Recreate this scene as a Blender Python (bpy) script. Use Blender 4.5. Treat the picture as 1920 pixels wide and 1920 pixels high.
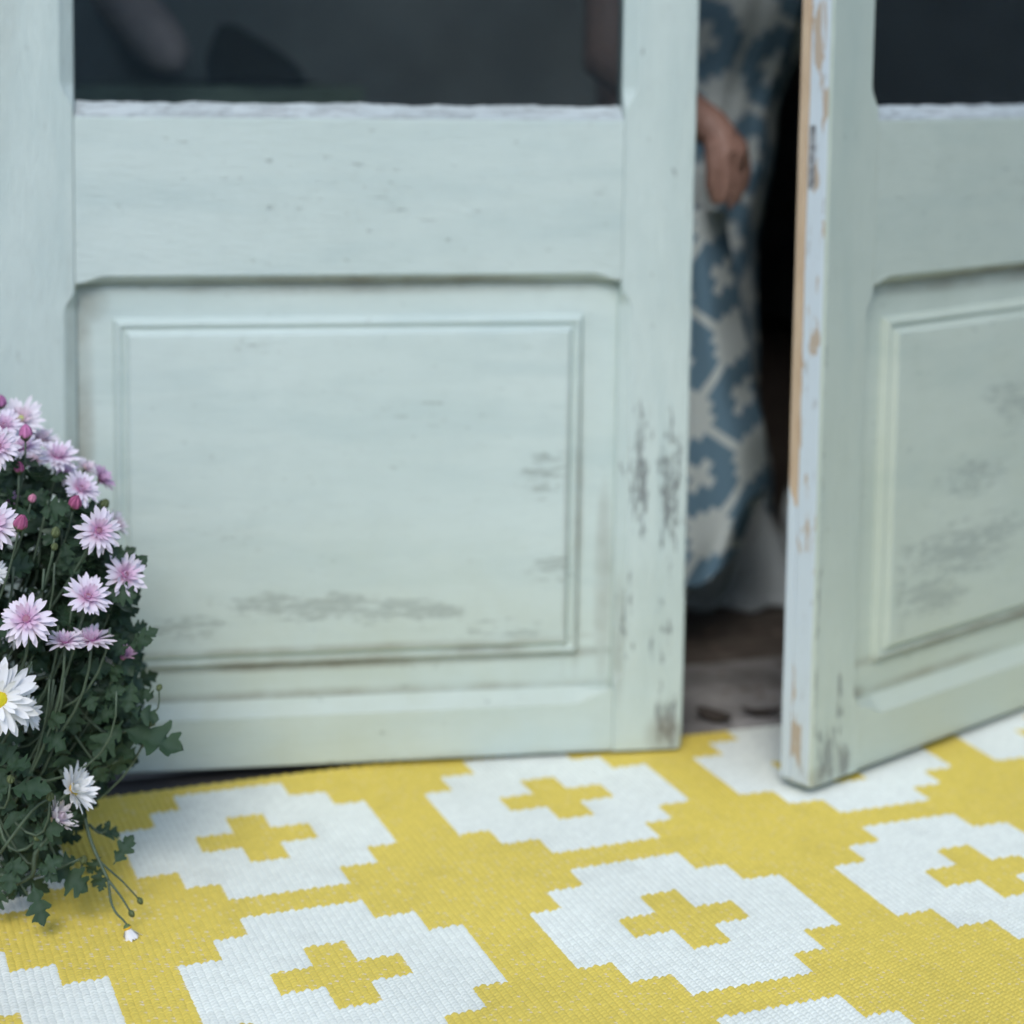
import bpy, bmesh, math, random
import numpy as np
from mathutils import Vector, Matrix, Quaternion, noise as mnoise

# ------------------------------------------------------------------ clear
for o in list(bpy.data.objects):
    bpy.data.objects.remove(o)
scene = bpy.context.scene
C = scene.collection
R = math.radians

# ------------------------------------------------------------------ camera
H = 0.86                                   # eye height
F, CX, CY, PITCH, ROLL = 3600.0, 910.0, 480.0, R(5.853), R(0.724)
FW = Vector((0, math.cos(PITCH), -math.sin(PITCH)))
UP0 = Vector((0, math.sin(PITCH), math.cos(PITCH)))
RT = Vector((1, 0, 0)) * math.cos(ROLL) + UP0 * math.sin(ROLL)
UPV = -Vector((1, 0, 0)) * math.sin(ROLL) + UP0 * math.cos(ROLL)
cd = bpy.data.cameras.new('camera')
cam = bpy.data.objects.new('camera', cd)
C.objects.link(cam)
cam.matrix_world = Matrix(((RT.x, UPV.x, -FW.x, 0), (RT.y, UPV.y, -FW.y, 0), (RT.z, UPV.z, -FW.z, H), (0, 0, 0, 1)))
cd.sensor_width = 36
cd.lens = F / 1920 * 36
cd.shift_x = (960 - CX) / 1920
cd.shift_y = (CY - 960) / 1920
cd.clip_start, cd.clip_end = 0.05, 2000
cd.dof.use_dof = True
cd.dof.focus_distance = 1.78
cd.dof.aperture_fstop = 2.4
scene.camera = cam

# ------------------------------------------------------------------ sky, sun, exposure
SUN_EL, SUN_AZ = 43, 187                   # azimuth: degrees clockwise from +Y; the light comes from behind left
world = bpy.data.worlds.new('World')
scene.world = world
world.use_nodes = True
wn = world.node_tree.nodes
sky = wn.new('ShaderNodeTexSky')
sky.sky_type = 'NISHITA'
sky.sun_disc = False
sky.sun_elevation = R(SUN_EL)
sky.sun_rotation = R(SUN_AZ)
sky.dust_density = 1.0
sky.ozone_density = 1.0
wn['Background'].inputs[1].default_value = 0.15
world.node_tree.links.new(sky.outputs[0], wn['Background'].inputs[0])
sd = bpy.data.lights.new('sun', 'SUN')
sd.energy = 1.05
sd.angle = R(24)
sd.color = (1.0, 0.97, 0.93)
sun = bpy.data.objects.new('sun', sd)
C.objects.link(sun)
sdir = Vector((math.sin(R(SUN_AZ)) * math.cos(R(SUN_EL)), math.cos(R(SUN_AZ)) * math.cos(R(SUN_EL)), math.sin(R(SUN_EL))))
sun.rotation_euler = sdir.to_track_quat('Z', 'Y').to_euler()
sun.location = sdir * 10
vs = scene.view_settings
vs.view_transform = 'Standard'
vs.look = 'None'
vs.exposure = 0.68
vs.gamma = 1
vs.use_curve_mapping = False
scene.cycles.use_denoising = True
scene.cycles.max_bounces = 8
scene.cycles.transparent_max_bounces = 12

# ------------------------------------------------------------------ helpers
rnd = random.Random(7)

def ray(px, py):
    return (RT * ((px - CX) / F) - UPV * ((py - CY) / F) + FW)

def at(px, py, Y):
    d = ray(px, py)
    return Vector((0, 0, H)) + d * (Y / d.y)

def me(name, verts, faces, smooth=False):
    m = bpy.data.meshes.new(name)
    m.from_pydata([tuple(v) for v in verts], [], faces)
    if smooth:
        m.polygons.foreach_set('use_smooth', [True] * len(m.polygons))
    m.update()
    return m

def obj(name, mesh, mat=None, parent=None):
    o = bpy.data.objects.new(name, mesh)
    C.objects.link(o)
    if mat and not mesh.materials:
        mesh.materials.append(mat)
    if parent:
        o.parent = parent
    return o

def empty(name, loc, rz=0):
    o = bpy.data.objects.new(name, None)
    o.empty_display_size = 0.05
    C.objects.link(o)
    o.location = loc
    o.rotation_euler = (0, 0, rz)
    return o

def tag(o, label, cat, group=None):
    o['label'] = label
    o['category'] = cat
    if group:
        o['group'] = group
    return o

def structure(o):
    o['kind'] = 'structure'
    return o

def smooth01(t):
    t = max(0, min(1, t)); return t * t * (3 - 2 * t)

class MB:
    """collects verts and faces of one mesh"""
    def __init__(s): s.v = []; s.f = []
    def box(s, x0, x1, y0, y1, z0, z1):
        n = len(s.v)
        s.v += [(x, y, z) for z in (z0, z1) for y in (y0, y1) for x in (x0, x1)]
        s.f += [tuple(n + i for i in q) for q in ((0, 2, 3, 1), (4, 5, 7, 6), (0, 1, 5, 4), (2, 6, 7, 3), (0, 4, 6, 2), (1, 3, 7, 5))]
        return s
    def loops(s, loops, closed=True, cap=True):
        n = len(s.v); k = len(loops[0])
        for l in loops: s.v += [tuple(p) for p in l]
        for a in range(len(loops) - 1):
            for i in range(k if closed else k - 1):
                j = (i + 1) % k
                s.f.append((n + a * k + i, n + a * k + j, n + (a + 1) * k + j, n + (a + 1) * k + i))
        if cap and closed:
            s.f.append(tuple(n + i for i in reversed(range(k))))
            s.f.append(tuple(n + (len(loops) - 1) * k + i for i in range(k)))
        return s
    def tube(s, pts, rad, seg=6):
        pts = [Vector(p) for p in pts]
        if not hasattr(rad, '__len__'): rad = [rad] * len(pts)
        loops = []; ref = None
        for i, p in enumerate(pts):
            t = (pts[min(i + 1, len(pts) - 1)] - pts[max(i - 1, 0)]).normalized()
            if ref is None:
                ref = t.orthogonal().normalized()
            ref = (ref - t * ref.dot(t)).normalized()
            b = t.cross(ref)
            loops.append([p + (ref * math.cos(a) + b * math.sin(a)) * rad[i] for a in [2 * math.pi * q / seg for q in range(seg)]])
        return s.loops(loops)
    def build(s, name, mat=None, parent=None, smooth=False, fix=True, flipx=False):
        v = [(-a, b, c) for a, b, c in s.v] if flipx else s.v
        m = me(name, v, s.f, smooth)
        if fix:
            bm = bmesh.new(); bm.from_mesh(m)
            bmesh.ops.recalc_face_normals(bm, faces=bm.faces)
            bm.to_mesh(m); bm.free()
        return obj(name, m, mat, parent)

def bez(a, b, c, n=8):
    a, b, c = Vector(a), Vector(b), Vector(c)
    return [a * (1 - t) ** 2 + b * 2 * t * (1 - t) + c * t * t for t in [i / (n - 1) for i in range(n)]]

# ---- node helpers
class NT:
    def __init__(s, name):
        s.m = bpy.data.materials.new(name); s.m.use_nodes = True
        s.t = s.m.node_tree; s.n = s.t.nodes
        s.b = s.n['Principled BSDF']
    def node(s, typ, **kw):
        nd = s.n.new(typ)
        for k, v in kw.items(): setattr(nd, k, v)
        return nd
    def link(s, a, b): s.t.links.new(a, b)
    def put(s, sock, v):
        if isinstance(v, bpy.types.NodeSocket): s.link(v, sock)
        elif v is not None: sock.default_value = v
    def math(s, op, a, b=None, c=None, clamp=False):
        nd = s.node('ShaderNodeMath', operation=op); nd.use_clamp = clamp
        for i, q in enumerate((a, b, c)): s.put(nd.inputs[i], q) if q is not None else None
        return nd.outputs[0]
    def coord(s, out='Object', scale=(1, 1, 1), rot=(0, 0, 0), loc=(0, 0, 0)):
        tc = s.node('ShaderNodeTexCoord'); mp = s.node('ShaderNodeMapping')
        mp.inputs['Scale'].default_value = scale; mp.inputs['Rotation'].default_value = rot; mp.inputs['Location'].default_value = loc
        s.link(tc.outputs[out], mp.inputs[0]); return mp.outputs[0]
    def noise(s, vec, scale=5, detail=4, rough=0.55, dist=0.0):
        nd = s.node('ShaderNodeTexNoise'); s.put(nd.inputs['Vector'], vec)
        nd.inputs['Scale'].default_value = scale; nd.inputs['Detail'].default_value = detail
        nd.inputs['Roughness'].default_value = rough; nd.inputs['Distortion'].default_value = dist
        return nd.outputs['Fac']
    def ramp(s, fac, a, b, lo=0.0, hi=1.0):
        nd = s.node('ShaderNodeMapRange'); nd.clamp = True
        s.put(nd.inputs[0], fac); nd.inputs[1].default_value = a; nd.inputs[2].default_value = b
        nd.inputs[3].default_value = lo; nd.inputs[4].default_value = hi
        return nd.outputs[0]
    def mix(s, fac, a, b):
        nd = s.node('ShaderNodeMix', data_type='RGBA')
        s.put(nd.inputs[0], fac)
        for i, q in ((6, a), (7, b)):
            if isinstance(q, tuple): q = (*q, 1)
            s.put(nd.inputs[i], q)
        return nd.outputs[2]
    def bump(s, h, strength=0.3, dist=0.002, prev=None):
        nd = s.node('ShaderNodeBump'); nd.inputs['Strength'].default_value = strength; nd.inputs['Distance'].default_value = dist
        s.put(nd.inputs['Height'], h)
        if prev: s.link(prev, nd.inputs['Normal'])
        return nd.outputs[0]
    def done(s, col=None, rough=None, nrm=None, **kw):
        if isinstance(col, tuple): col = (*col, 1)
        s.put(s.b.inputs['Base Color'], col)
        if rough is not None: s.put(s.b.inputs['Roughness'], rough)
        if nrm is not None: s.link(nrm, s.b.inputs['Normal'])
        for k, v in kw.items(): s.put(s.b.inputs[k], v)
        return s.m

def simple(name, col, rough=0.7, nscale=20, namt=0.25, bump=0.2):
    t = NT(name); v = t.coord()
    n = t.noise(v, nscale, 5)
    c = t.mix(t.ramp(n, 0.35, 0.65), tuple(x * (1 - namt) for x in col), col)
    return t.done(c, rough, t.bump(n, bump, 0.003))

PAINT = (0.525, 0.615, 0.575)
PAINT2 = (0.485, 0.575, 0.535)
GREY = (0.23, 0.265, 0.235)
BROWN = (0.16, 0.13, 0.085)

def paint(name, along='x', spots=(), dirt_shade=(), bounce_tint=(), wear=0.10, seed=0, base=PAINT, base2=PAINT2, wearcol=GREY, flat=1.0, crisp=22, wo=0.62):
    """old oil paint on timber. spots: (x, z, rx, rz, amount) where it has worn to grey wood;
    dirt: the same for brown grime and painted recess shade. x and z in the door's own metres."""
    t = NT(name)
    st = (1.0, 9, 9) if along == 'x' else (9, 9, 1.0)
    v = t.coord(scale=st, loc=(seed * 1.7, seed * 0.9, seed * 2.3))
    vr = t.coord(loc=(seed * 0.3, 0, seed))
    grain = t.noise(v, 34, 6, 0.62, 0.6)
    fine = t.noise(v, 160, 3, 0.6)
    broad = t.noise(vr, 3.2, 4, 0.55)
    blot = t.noise(vr, 14, 5, 0.6)
    col = t.mix(t.ramp(broad, 0.35, 0.68), base, base2)
    col = t.mix(t.math('MULTIPLY', t.ramp(blot, 0.52, 0.75), 0.35), col, tuple(x * 0.86 for x in base2))
    col = t.mix(t.math('MULTIPLY', t.ramp(grain, 0.52, 0.74), 0.36), col, tuple(x * 0.75 for x in base))
    streak = t.noise(t.coord(scale=(1, 7, 7) if along == 'x' else (7, 7, 1), loc=(seed, 3, seed * 2)), 17, 10, 0.74, 0.25)
    flake = t.noise(t.coord(scale=(1, 3.2, 3.2) if along == 'x' else (3.2, 3.2, 1), loc=(seed, 8, seed)), 58, 4, 0.6, 0.2)
    streak = t.math('ADD', t.math('MULTIPLY', streak, 0.62), t.math('MULTIPLY', flake, 0.38))
    smear = t.noise(t.coord(scale=(1, 6, 6) if along == 'x' else (6, 6, 1), loc=(seed * 3, 1, seed)), 3.0, 5, 0.6, 0.4)
    col = t.mix(t.math('MULTIPLY', t.ramp(smear, 0.46, 0.68), 0.48), col, tuple(x * y for x, y in zip(base, (0.74, 0.80, 0.82))))
    chips = t.noise(t.coord(scale=(1, 2.2, 2.2) if along == 'x' else (2.2, 2.2, 1), loc=(seed * 5, 1, 0)), 42, 3, 0.5)

    def field(lst):
        xyz = t.node('ShaderNodeSeparateXYZ'); tc = t.node('ShaderNodeTexCoord'); t.link(tc.outputs['Object'], xyz.inputs[0])
        tot = None
        for x, z, rx, rz, a in lst:
            dx = t.math('DIVIDE', t.math('SUBTRACT', xyz.outputs[0], x), rx)
            dz = t.math('DIVIDE', t.math('SUBTRACT', xyz.outputs[2], z), rz)
            d = t.math('ADD', t.math('MULTIPLY', dx, dx), t.math('MULTIPLY', dz, dz))
            f = t.ramp(d, 0.0, 1.0, a, 0.0)
            tot = f if tot is None else t.math('MAXIMUM', tot, f)
        return tot
    if bounce_tint:
        f = t.math('MULTIPLY', field(bounce_tint), t.ramp(t.math('ADD', t.math('MULTIPLY', blot, 0.6), t.math('MULTIPLY', broad, 0.4)), 0.36, 0.62, 0.3, 1.0))
        col = t.mix(f, col, (0.45, 0.50, 0.385))  # green-yellow light bounced off the rug, painted into the base colour
    w = t.ramp(chips, 0.68, 0.72, 0, wear * 5)
    if spots:
        f = field(spots)
        th = t.math('SUBTRACT', 0.74, t.math('MULTIPLY', f, 0.31))
        m = t.math('MULTIPLY', t.math('SUBTRACT', streak, th), crisp, clamp=True)
        w = t.math('MAXIMUM', w, t.math('MULTIPLY', m, t.ramp(grain, 0.32, 0.58, wo * 0.45, wo)))
    w = t.math('MINIMUM', w, 0.85)
    col = t.mix(w, col, wearcol)
    if dirt_shade:
        f = t.math('MULTIPLY', field(dirt_shade), t.ramp(blot, 0.3, 0.65, 0.25, 1.0))
        col = t.mix(f, col, BROWN)  # brown mix: grime, plus recess shade painted into the colour
    h = t.math('ADD', t.math('MULTIPLY', grain, 0.9), t.math('ADD', t.math('MULTIPLY', fine, 0.25), t.math('MULTIPLY', w, -0.8)))
    n = t.bump(h, 0.55 * flat, 0.0026)
    return t.done(col, t.ramp(blot, 0.3, 0.7, 0.48, 0.68), n)

# ------------------------------------------------------------------ ground
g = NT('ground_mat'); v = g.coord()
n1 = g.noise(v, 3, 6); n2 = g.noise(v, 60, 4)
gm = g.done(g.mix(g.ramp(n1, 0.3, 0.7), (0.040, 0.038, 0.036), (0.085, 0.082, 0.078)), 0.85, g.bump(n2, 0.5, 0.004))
S_ = 600
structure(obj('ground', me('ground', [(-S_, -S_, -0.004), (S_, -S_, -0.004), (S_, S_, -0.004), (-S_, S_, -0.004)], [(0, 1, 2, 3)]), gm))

# ------------------------------------------------------------------ unseen walls added to set the tone that the panes mirror
gwm = simple('added_wall_render', (0.52, 0.60, 0.58), 0.9, 3, 0.25, 0.4)
cpm = simple('coping_stone', (0.30, 0.30, 0.29), 0.9, 9, 0.3, 0.4)
for nm, ln, loc, rz, lab in (('added_yard_wall', 26.0, (-2.0, -8.5, 0), 0.0, 'long blue grey wall added behind the camera for the panes to mirror'), ('added_yard_wall', 20.0, (11.2, 1.0, 0), math.pi / 2, 'blue grey wall added out of view at the side for the panes to mirror')):
    gw = empty(nm, loc, rz); tag(gw, lab, 'wall')
    loops = []
    for i in range(60):
        x = -ln / 2 + ln * i / 59; j = 0.02 * mnoise.noise(Vector((x, 0, rz)))
        loops.append([(x, -0.12 + j, -0.004), (x, 0.12 + j, -0.004), (x, 0.12 - j, 2.6), (x, -0.12 - j, 2.6)])
    MB().loops(loops).build('wall', gwm, gw)
    loops = []
    for i in range(60):
        x = -ln / 2 - 0.03 + (ln + 0.06) * i / 59
        loops.append([(x, -0.17, 2.602), (x, 0.17, 2.602), (x, 0.17, 2.65), (x, 0.0, 2.70), (x, -0.17, 2.65)])
    MB().loops(loops).build('coping', cpm, gw)

# ------------------------------------------------------------------ house: wall line between the two hinges
ANG_L, ANG_R = R(9.494), R(41.467)
FREE_L = Vector((0.2515, 2.309, 0)); FREE_R = Vector((0.3870, 2.1647, 0))
DW, DH, DT, ZB = 0.84, 2.08, 0.043, 0.0126
HL = FREE_L - DW * Vector((math.cos(ANG_L), math.sin(ANG_L), 0))
HR = FREE_R + DW * Vector((math.cos(ANG_R), math.sin(ANG_R), 0))
WA = math.atan2((HR - HL).y, (HR - HL).x)
WL = (HR - HL).length
house = empty('house', HL, WA)
tag(house, 'old house with a doorway between rendered walls and a dark room inside', 'house')
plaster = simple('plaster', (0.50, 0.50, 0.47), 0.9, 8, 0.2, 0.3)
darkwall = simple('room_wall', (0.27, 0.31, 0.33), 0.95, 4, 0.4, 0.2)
boards = NT('boards'); v = boards.coord(scale=(1, 6, 1))
b1 = boards.noise(v, 6, 6, 0.6, 0.4); b2 = boards.noise(boards.coord(), 24, 5, 0.65)
bc = boards.mix(boards.ramp(b1, 0.35, 0.65), (0.075, 0.060, 0.048), (0.15, 0.125, 0.105))
bc = boards.mix(boards.ramp(b2, 0.55, 0.7), bc, (0.20, 0.17, 0.15))
boards = boards.done(bc, 0.85, boards.bump(b2, 0.6, 0.006))
TW = 0.28
# facade in the wall's own axes: x along the wall, y inwards (0.03 behind the door line)
y0 = 0.055
for nm, a in (('wall', (-3.2, -0.09, y0, y0 + TW, 0, 3.2)), ('wall', (WL + 0.09, WL + 3.0, y0, y0 + TW, 0, 3.2)), ('wall', (-0.088, WL + 0.088, y0 + 0.002, y0 + TW - 0.002, DH + 0.11, 3.198))):
    MB().box(*a).build(nm, plaster, house)
framemat = paint('frame_paint', 'z', wear=0.12, seed=4)
for x0, x1 in ((-0.086, -0.004), (WL + 0.004, WL + 0.086)):
    MB().box(x0, x1, 0.002, y0 + 0.10, 0, DH + 0.03).build('door_post', framemat, house)
MB().box(-0.086, WL + 0.086, 0.004, y0 + 0.098, DH + 0.032, DH + 0.105).build('lintel', framemat, house)
RD_ = 4.2
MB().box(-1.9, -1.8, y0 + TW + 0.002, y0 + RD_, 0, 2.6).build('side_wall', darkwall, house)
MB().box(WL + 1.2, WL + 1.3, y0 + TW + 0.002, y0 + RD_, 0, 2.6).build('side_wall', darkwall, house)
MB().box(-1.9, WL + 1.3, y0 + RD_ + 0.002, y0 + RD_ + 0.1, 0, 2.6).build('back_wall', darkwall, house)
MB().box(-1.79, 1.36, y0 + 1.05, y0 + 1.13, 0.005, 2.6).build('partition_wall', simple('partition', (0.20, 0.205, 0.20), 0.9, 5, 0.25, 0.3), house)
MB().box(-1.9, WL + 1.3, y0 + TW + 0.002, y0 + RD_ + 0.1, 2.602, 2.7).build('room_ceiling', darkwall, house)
MB().box(-3.3, WL + 3.1, -0.35, y0 + RD_ + 0.2, 3.202, 3.3).build('roof', plaster, house)
fl = MB().box(-1.8, WL + 1.2, y0 + 0.11, y0 + RD_, -0.03, 0.004).build('floor', boards)
fl.location = HL; fl.rotation_euler = (0, 0, WA); structure(fl)

stone = NT('sill_stone'); v = stone.coord()
s1 = stone.noise(v, 9, 6, 0.65); s2 = stone.noise(v, 45, 5)
sc_ = stone.mix(stone.ramp(s1, 0.35, 0.65), (0.12, 0.115, 0.11), (0.30, 0.29, 0.28))
sc_ = stone.mix(stone.ramp(s2, 0.58, 0.72), sc_, (0.12, 0.09, 0.075))
stone = stone.done(sc_, 0.85, stone.bump(s2, 0.7, 0.005))
# worn stone sill: a bevelled slab with an uneven front edge
sl = MB(); loops = []
for i in range(60):
    x = -0.085 + (WL + 0.17) * i / 59
    j = 0.006 * mnoise.noise(Vector((x * 7, 1, 0))); k = 0.003 * mnoise.noise(Vector((x * 11, 5, 0)))
    ft = -0.085 + 0.082 * smooth01((0.62 - x) / 0.08)
    loops.append([(x, ft + j, -0.003), (x, ft + j, 0.008 + k), (x, ft + 0.012 + j, 0.0125 + k), (x, y0 + 0.10, 0.013 + k), (x, y0 + 0.107 + j, 0.006), (x, y0 + 0.107 + j, -0.003)])
sl.loops(loops)
sill = sl.build('threshold', stone)
sill.location = HL; sill.rotation_euler = (0, 0, WA); structure(sill)

# ------------------------------------------------------------------ doors
SI = 0.0880                               # free stile width
HI = 0.7325                               # where the hinge stile starts
Z_RB, Z_RT, Z_BT = 0.597, 0.789, 0.091    # mid rail bottom and top, bottom rail top
Z_GT = 1.97

def chamfer(p, a, b, c, run=0.030):
    """stopped chamfer of size c between a and b, run out in a curve at both ends"""
    return 0.0009 + (c - 0.0009) * min(smooth01((p - a) / run), smooth01((b - p) / run))

def lin(a, b, step):
    n = max(2, int(round((b - a) / step)) + 1)
    return [a + (b - a) * i / (n - 1) for i in range(n)]

def stile(inner, outer, flip, seed):
    """inner: x of the edge next to panel and glass; outer: x of the other edge"""
    m = MB(); loops = []; sgn = 1 if outer > inner else -1
    for z in lin(ZB, DH, 0.006):
        c = max(chamfer(z, Z_BT - 0.004, Z_RB - 0.006, 0.0125, 0.026), chamfer(z, Z_RT + 0.006, Z_GT, 0.015, 0.035))
        w = 0.0016 + 0.0016 * abs(mnoise.noise(Vector((z * 23, seed, 0)))) + 0.006 * smooth01((ZB + 0.03 - z) / 0.03) * 0.5
        jx = 0.0007 * mnoise.noise(Vector((z * 9, seed, 3)))
        bz = 0.0
        loops.append([(inner, c, z), (inner + sgn * c, 0, z), (outer - sgn * w, 0, z), (outer + jx, w, z),
                      (outer + jx, DT - 0.0015, z), (outer - sgn * 0.0015, DT, z), (inner, DT, z)])
    m.loops(loops)
    return m

def rail(x0, x1, z0, z1, ctop, cbot, yf):
    m = MB(); loops = []
    for x in lin(x0, x1, 0.006):
        a = chamfer(x, SI + 0.002, HI - 0.002, cbot, 0.034) if cbot else 0.0015
        b = chamfer(x, SI + 0.004, HI - 0.004, ctop, 0.045) if ctop else 0.0012
        loops.append([(x, yf + a, z0), (x, yf, z0 + a), (x, yf, z1 - b), (x, yf + b, z1), (x, DT - 0.001, z1), (x, DT - 0.001, z0)])
    m.loops(loops)
    return m

glass = NT('glass')
fr = glass.node('ShaderNodeFresnel'); fr.inputs[0].default_value = 1.52
tr = glass.node('ShaderNodeBsdfTransparent'); tr.inputs[0].default_value = (0.86, 0.90, 0.90, 1)
gl = glass.node('ShaderNodeBsdfGlossy'); gl.inputs['Roughness'].default_value = 0.02; gl.inputs[0].default_value = (1, 1, 1, 1)
mx = glass.node('ShaderNodeMixShader')
gb = glass.noise(glass.coord(), 4, 3); 
bmp = glass.bump(gb, 0.15, 0.002); glass.link(bmp, gl.inputs['Normal'])
glass.link(fr.outputs[0], mx.inputs[0]); glass.link(tr.outputs[0], mx.inputs[1]); glass.link(gl.outputs[0], mx.inputs[2])
glass.link(mx.outputs[0], glass.n['Material Output'].inputs[0])
glass = glass.m

putty = paint('putty_paint', 'x', spots=[(0.0, 0.80, 3.0, 0.08, 0.80)], wear=0.6, seed=9, base=(0.48, 0.535, 0.53), base2=(0.40, 0.46, 0.455), wearcol=(0.24, 0.26, 0.26))
tan = NT('bare_wood'); v = tan.coord(scale=(8, 8, 1)); tg = tan.noise(v, 22, 6, 0.6, 0.5)
tan = tan.done(tan.mix(tan.ramp(tg, 0.3, 0.7), (0.42, 0.30, 0.19), (0.52, 0.40, 0.27)), 0.7, tan.bump(tg, 0.35, 0.002))
iron = simple('iron', (0.33, 0.345, 0.35), 0.55, 150, 0.7, 0.5); 
edgepaint = NT('edge_paint')
ev = edgepaint.coord(scale=(1.5, 1.5, 0.35)); e1 = edgepaint.noise(ev, 30, 5, 0.6, 0.4); e2 = edgepaint.noise(edgepaint.coord(scale=(9, 9, 1)), 40, 4)
ec = edgepaint.mix(edgepaint.ramp(e1, 0.56, 0.58), (0.50, 0.57, 0.60), (0.40, 0.33, 0.25))
ec = edgepaint.mix(edgepaint.ramp(edgepaint.noise(ev, 70, 4), 0.62, 0.68, 0, 0.6), ec, (0.30, 0.30, 0.29))
edgepaint = edgepaint.done(ec, 0.6, edgepaint.bump(edgepaint.math('ADD', e1, edgepaint.math('MULTIPLY', e2, 0.3)), 0.4, 0.002))

def door(free, ang, flip, label, mats):
    root = empty('glazed_door', (free.x, free.y, 0.0 if flip else 0.006), ang)
    tag(root, label, 'door', 'the pair of glazed house doors')
    k = dict(parent=root, flipx=flip)
    stile(SI, 0.0, flip, 1.3 + ang).build('stile', mats['free'], **k)
    stile(HI, DW, flip, 5.1 + ang).build('stile', mats['hinge'], **k)
    rail(SI + 0.0006, HI - 0.0006, Z_RB, Z_RT, 0.0, 0.0095, 0.0007).build('rail', mats['rail'], **k)
    rail(SI + 0.0006, HI - 0.0006, ZB + 0.0005, Z_BT, 0.0165, 0.0, 0.0007).build('rail', mats['rail'], **k)
    rail(SI + 0.0006, HI - 0.0006, Z_GT, DH - 0.0005, 0.0, 0.0095, 0.0007).build('rail', mats['rail'], **k)
    # raised and fielded panel
    prof = [(-0.008, 0.0200), (0.0, 0.0197), (0.0420, 0.0190), (0.0475, 0.0100), (0.0505, 0.0096), (0.0535, 0.0135), (0.0560, 0.0135), (0.0620, 0.0062), (0.0670, 0.0058), (0.20, 0.0052)]
    pm = MB(); loops = []
    for ins, y in prof:
        xa, xb, za, zb = SI + ins, HI - ins, Z_BT + 0.003 + ins * 0.93, Z_RB - ins
        loops.append([(xa, y, za), (xb, y, za), (xb, y, zb), (xa, y, zb)])
    pm.loops(loops)
    n = len(pm.v)
    pb = pm.build('panel', mats['panel'], **k)
    # glass and the putty fillets that hold it
    MB().box(SI - 0.006, HI + 0.006, 0.0200, 0.0240, Z_RT + 0.004, Z_GT + 0.006).build('pane', glass, **k)
    bd = MB(); loops = []
    for x in lin(SI + 0.0012, HI - 0.0012, 0.004):
        j = 0.0022 * mnoise.noise(Vector((x * 40, ang * 9, 0))) + 0.0012 * mnoise.noise(Vector((x * 130, 2, 0)))
        q = 0.0010 * mnoise.noise(Vector((x * 90, 7, ang)))
        loops.append([(x, 0.0030 + q, Z_RT - 0.0015), (x, 0.0026 + q, Z_RT + 0.0016), (x, 0.0185, Z_RT + 0.0165 + j), (x, 0.0197, Z_RT + 0.0165 + j), (x, 0.0197, Z_RT - 0.0015)])
    bd.loops(loops); bd.build('glazing_putty', putty, **k)
    return root

def flipspots(lst):
    return [(-x, z, a, b, c) for x, z, a, b, c in lst]

# wear, grime and painted recess shade, in metres from the free edge
sp_panel = [(0.47, 0.208, 0.20, 0.036, 0.95), (0.34, 0.198, 0.12, 0.026, 1.0), (0.60, 0.190, 0.10, 0.04, 0.85), (0.165, 0.245, 0.06, 0.045, 0.85), (0.18, 0.36, 0.06, 0.06, 0.85), (0.45, 0.33, 0.07, 0.02, 0.5), (0.20, 0.165, 0.07, 0.02, 0.8), (0.50, 0.52, 0.20, 0.03, 0.62), (0.32, 0.44, 0.22, 0.06, 0.58), (0.55, 0.30, 0.14, 0.05, 0.60), (0.26, 0.175, 0.14, 0.03, 0.75)]
dr_shade_panel = [(0.40, 0.134, 0.42, 0.011, 0.85), (0.40, 0.155, 0.40, 0.006, 0.5), (0.40, 0.094, 0.40, 0.010, 0.55), (0.10, 0.22, 0.014, 0.14, 0.5), (0.40, 0.590, 0.40, 0.012, 0.45), (0.727, 0.40, 0.018, 0.26, 0.60), (0.133, 0.30, 0.008, 0.26, 0.5), (0.149, 0.30, 0.006, 0.24, 0.35), (0.25, 0.145, 0.06, 0.016, 0.8), (0.72, 0.575, 0.03, 0.03, 0.6)]  # grime in the grooves, with shade along the beads painted in
sp_free = [(0.022, 0.34, 0.030, 0.17, 0.90), (0.060, 0.36, 0.024, 0.15, 0.90), (0.030, 0.16, 0.035, 0.09, 0.7), (0.075, 0.18, 0.02, 0.12, 0.75), (0.02, 0.05, 0.03, 0.06, 0.95)]
dr_free = [(0.022, 0.032, 0.030, 0.030, 0.75), (0.082, 0.15, 0.008, 0.09, 0.35)]
sp_rail = [(0.40, 0.70, 0.36, 0.09, 0.60), (0.12, 0.700, 0.05, 0.02, 0.7), (0.65, 0.70, 0.02, 0.012, 0.55), (0.16, 0.685, 0.03, 0.012, 0.6), (0.40, 0.05, 0.2, 0.03, 0.35)]
dr_shade_rail = [(0.40, 0.598, 0.36, 0.0085, 0.85), (0.2, 0.014, 0.3, 0.010, 0.30)]  # grime, with the shade under the mid rail painted in
bounce_l = [(-0.42, 0.06, 0.70, 0.26, 0.62), (-0.10, 0.02, 0.16, 0.2, 0.5)]  # lower door tinted green, painted stand-in for light off the yellow rug
bounce_r = [(0.42, 0.06, 0.70, 0.30, 0.65), (0.10, 0.05, 0.14, 0.3, 0.6), (0.3, 0.35, 0.5, 0.3, 0.35)]
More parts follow.
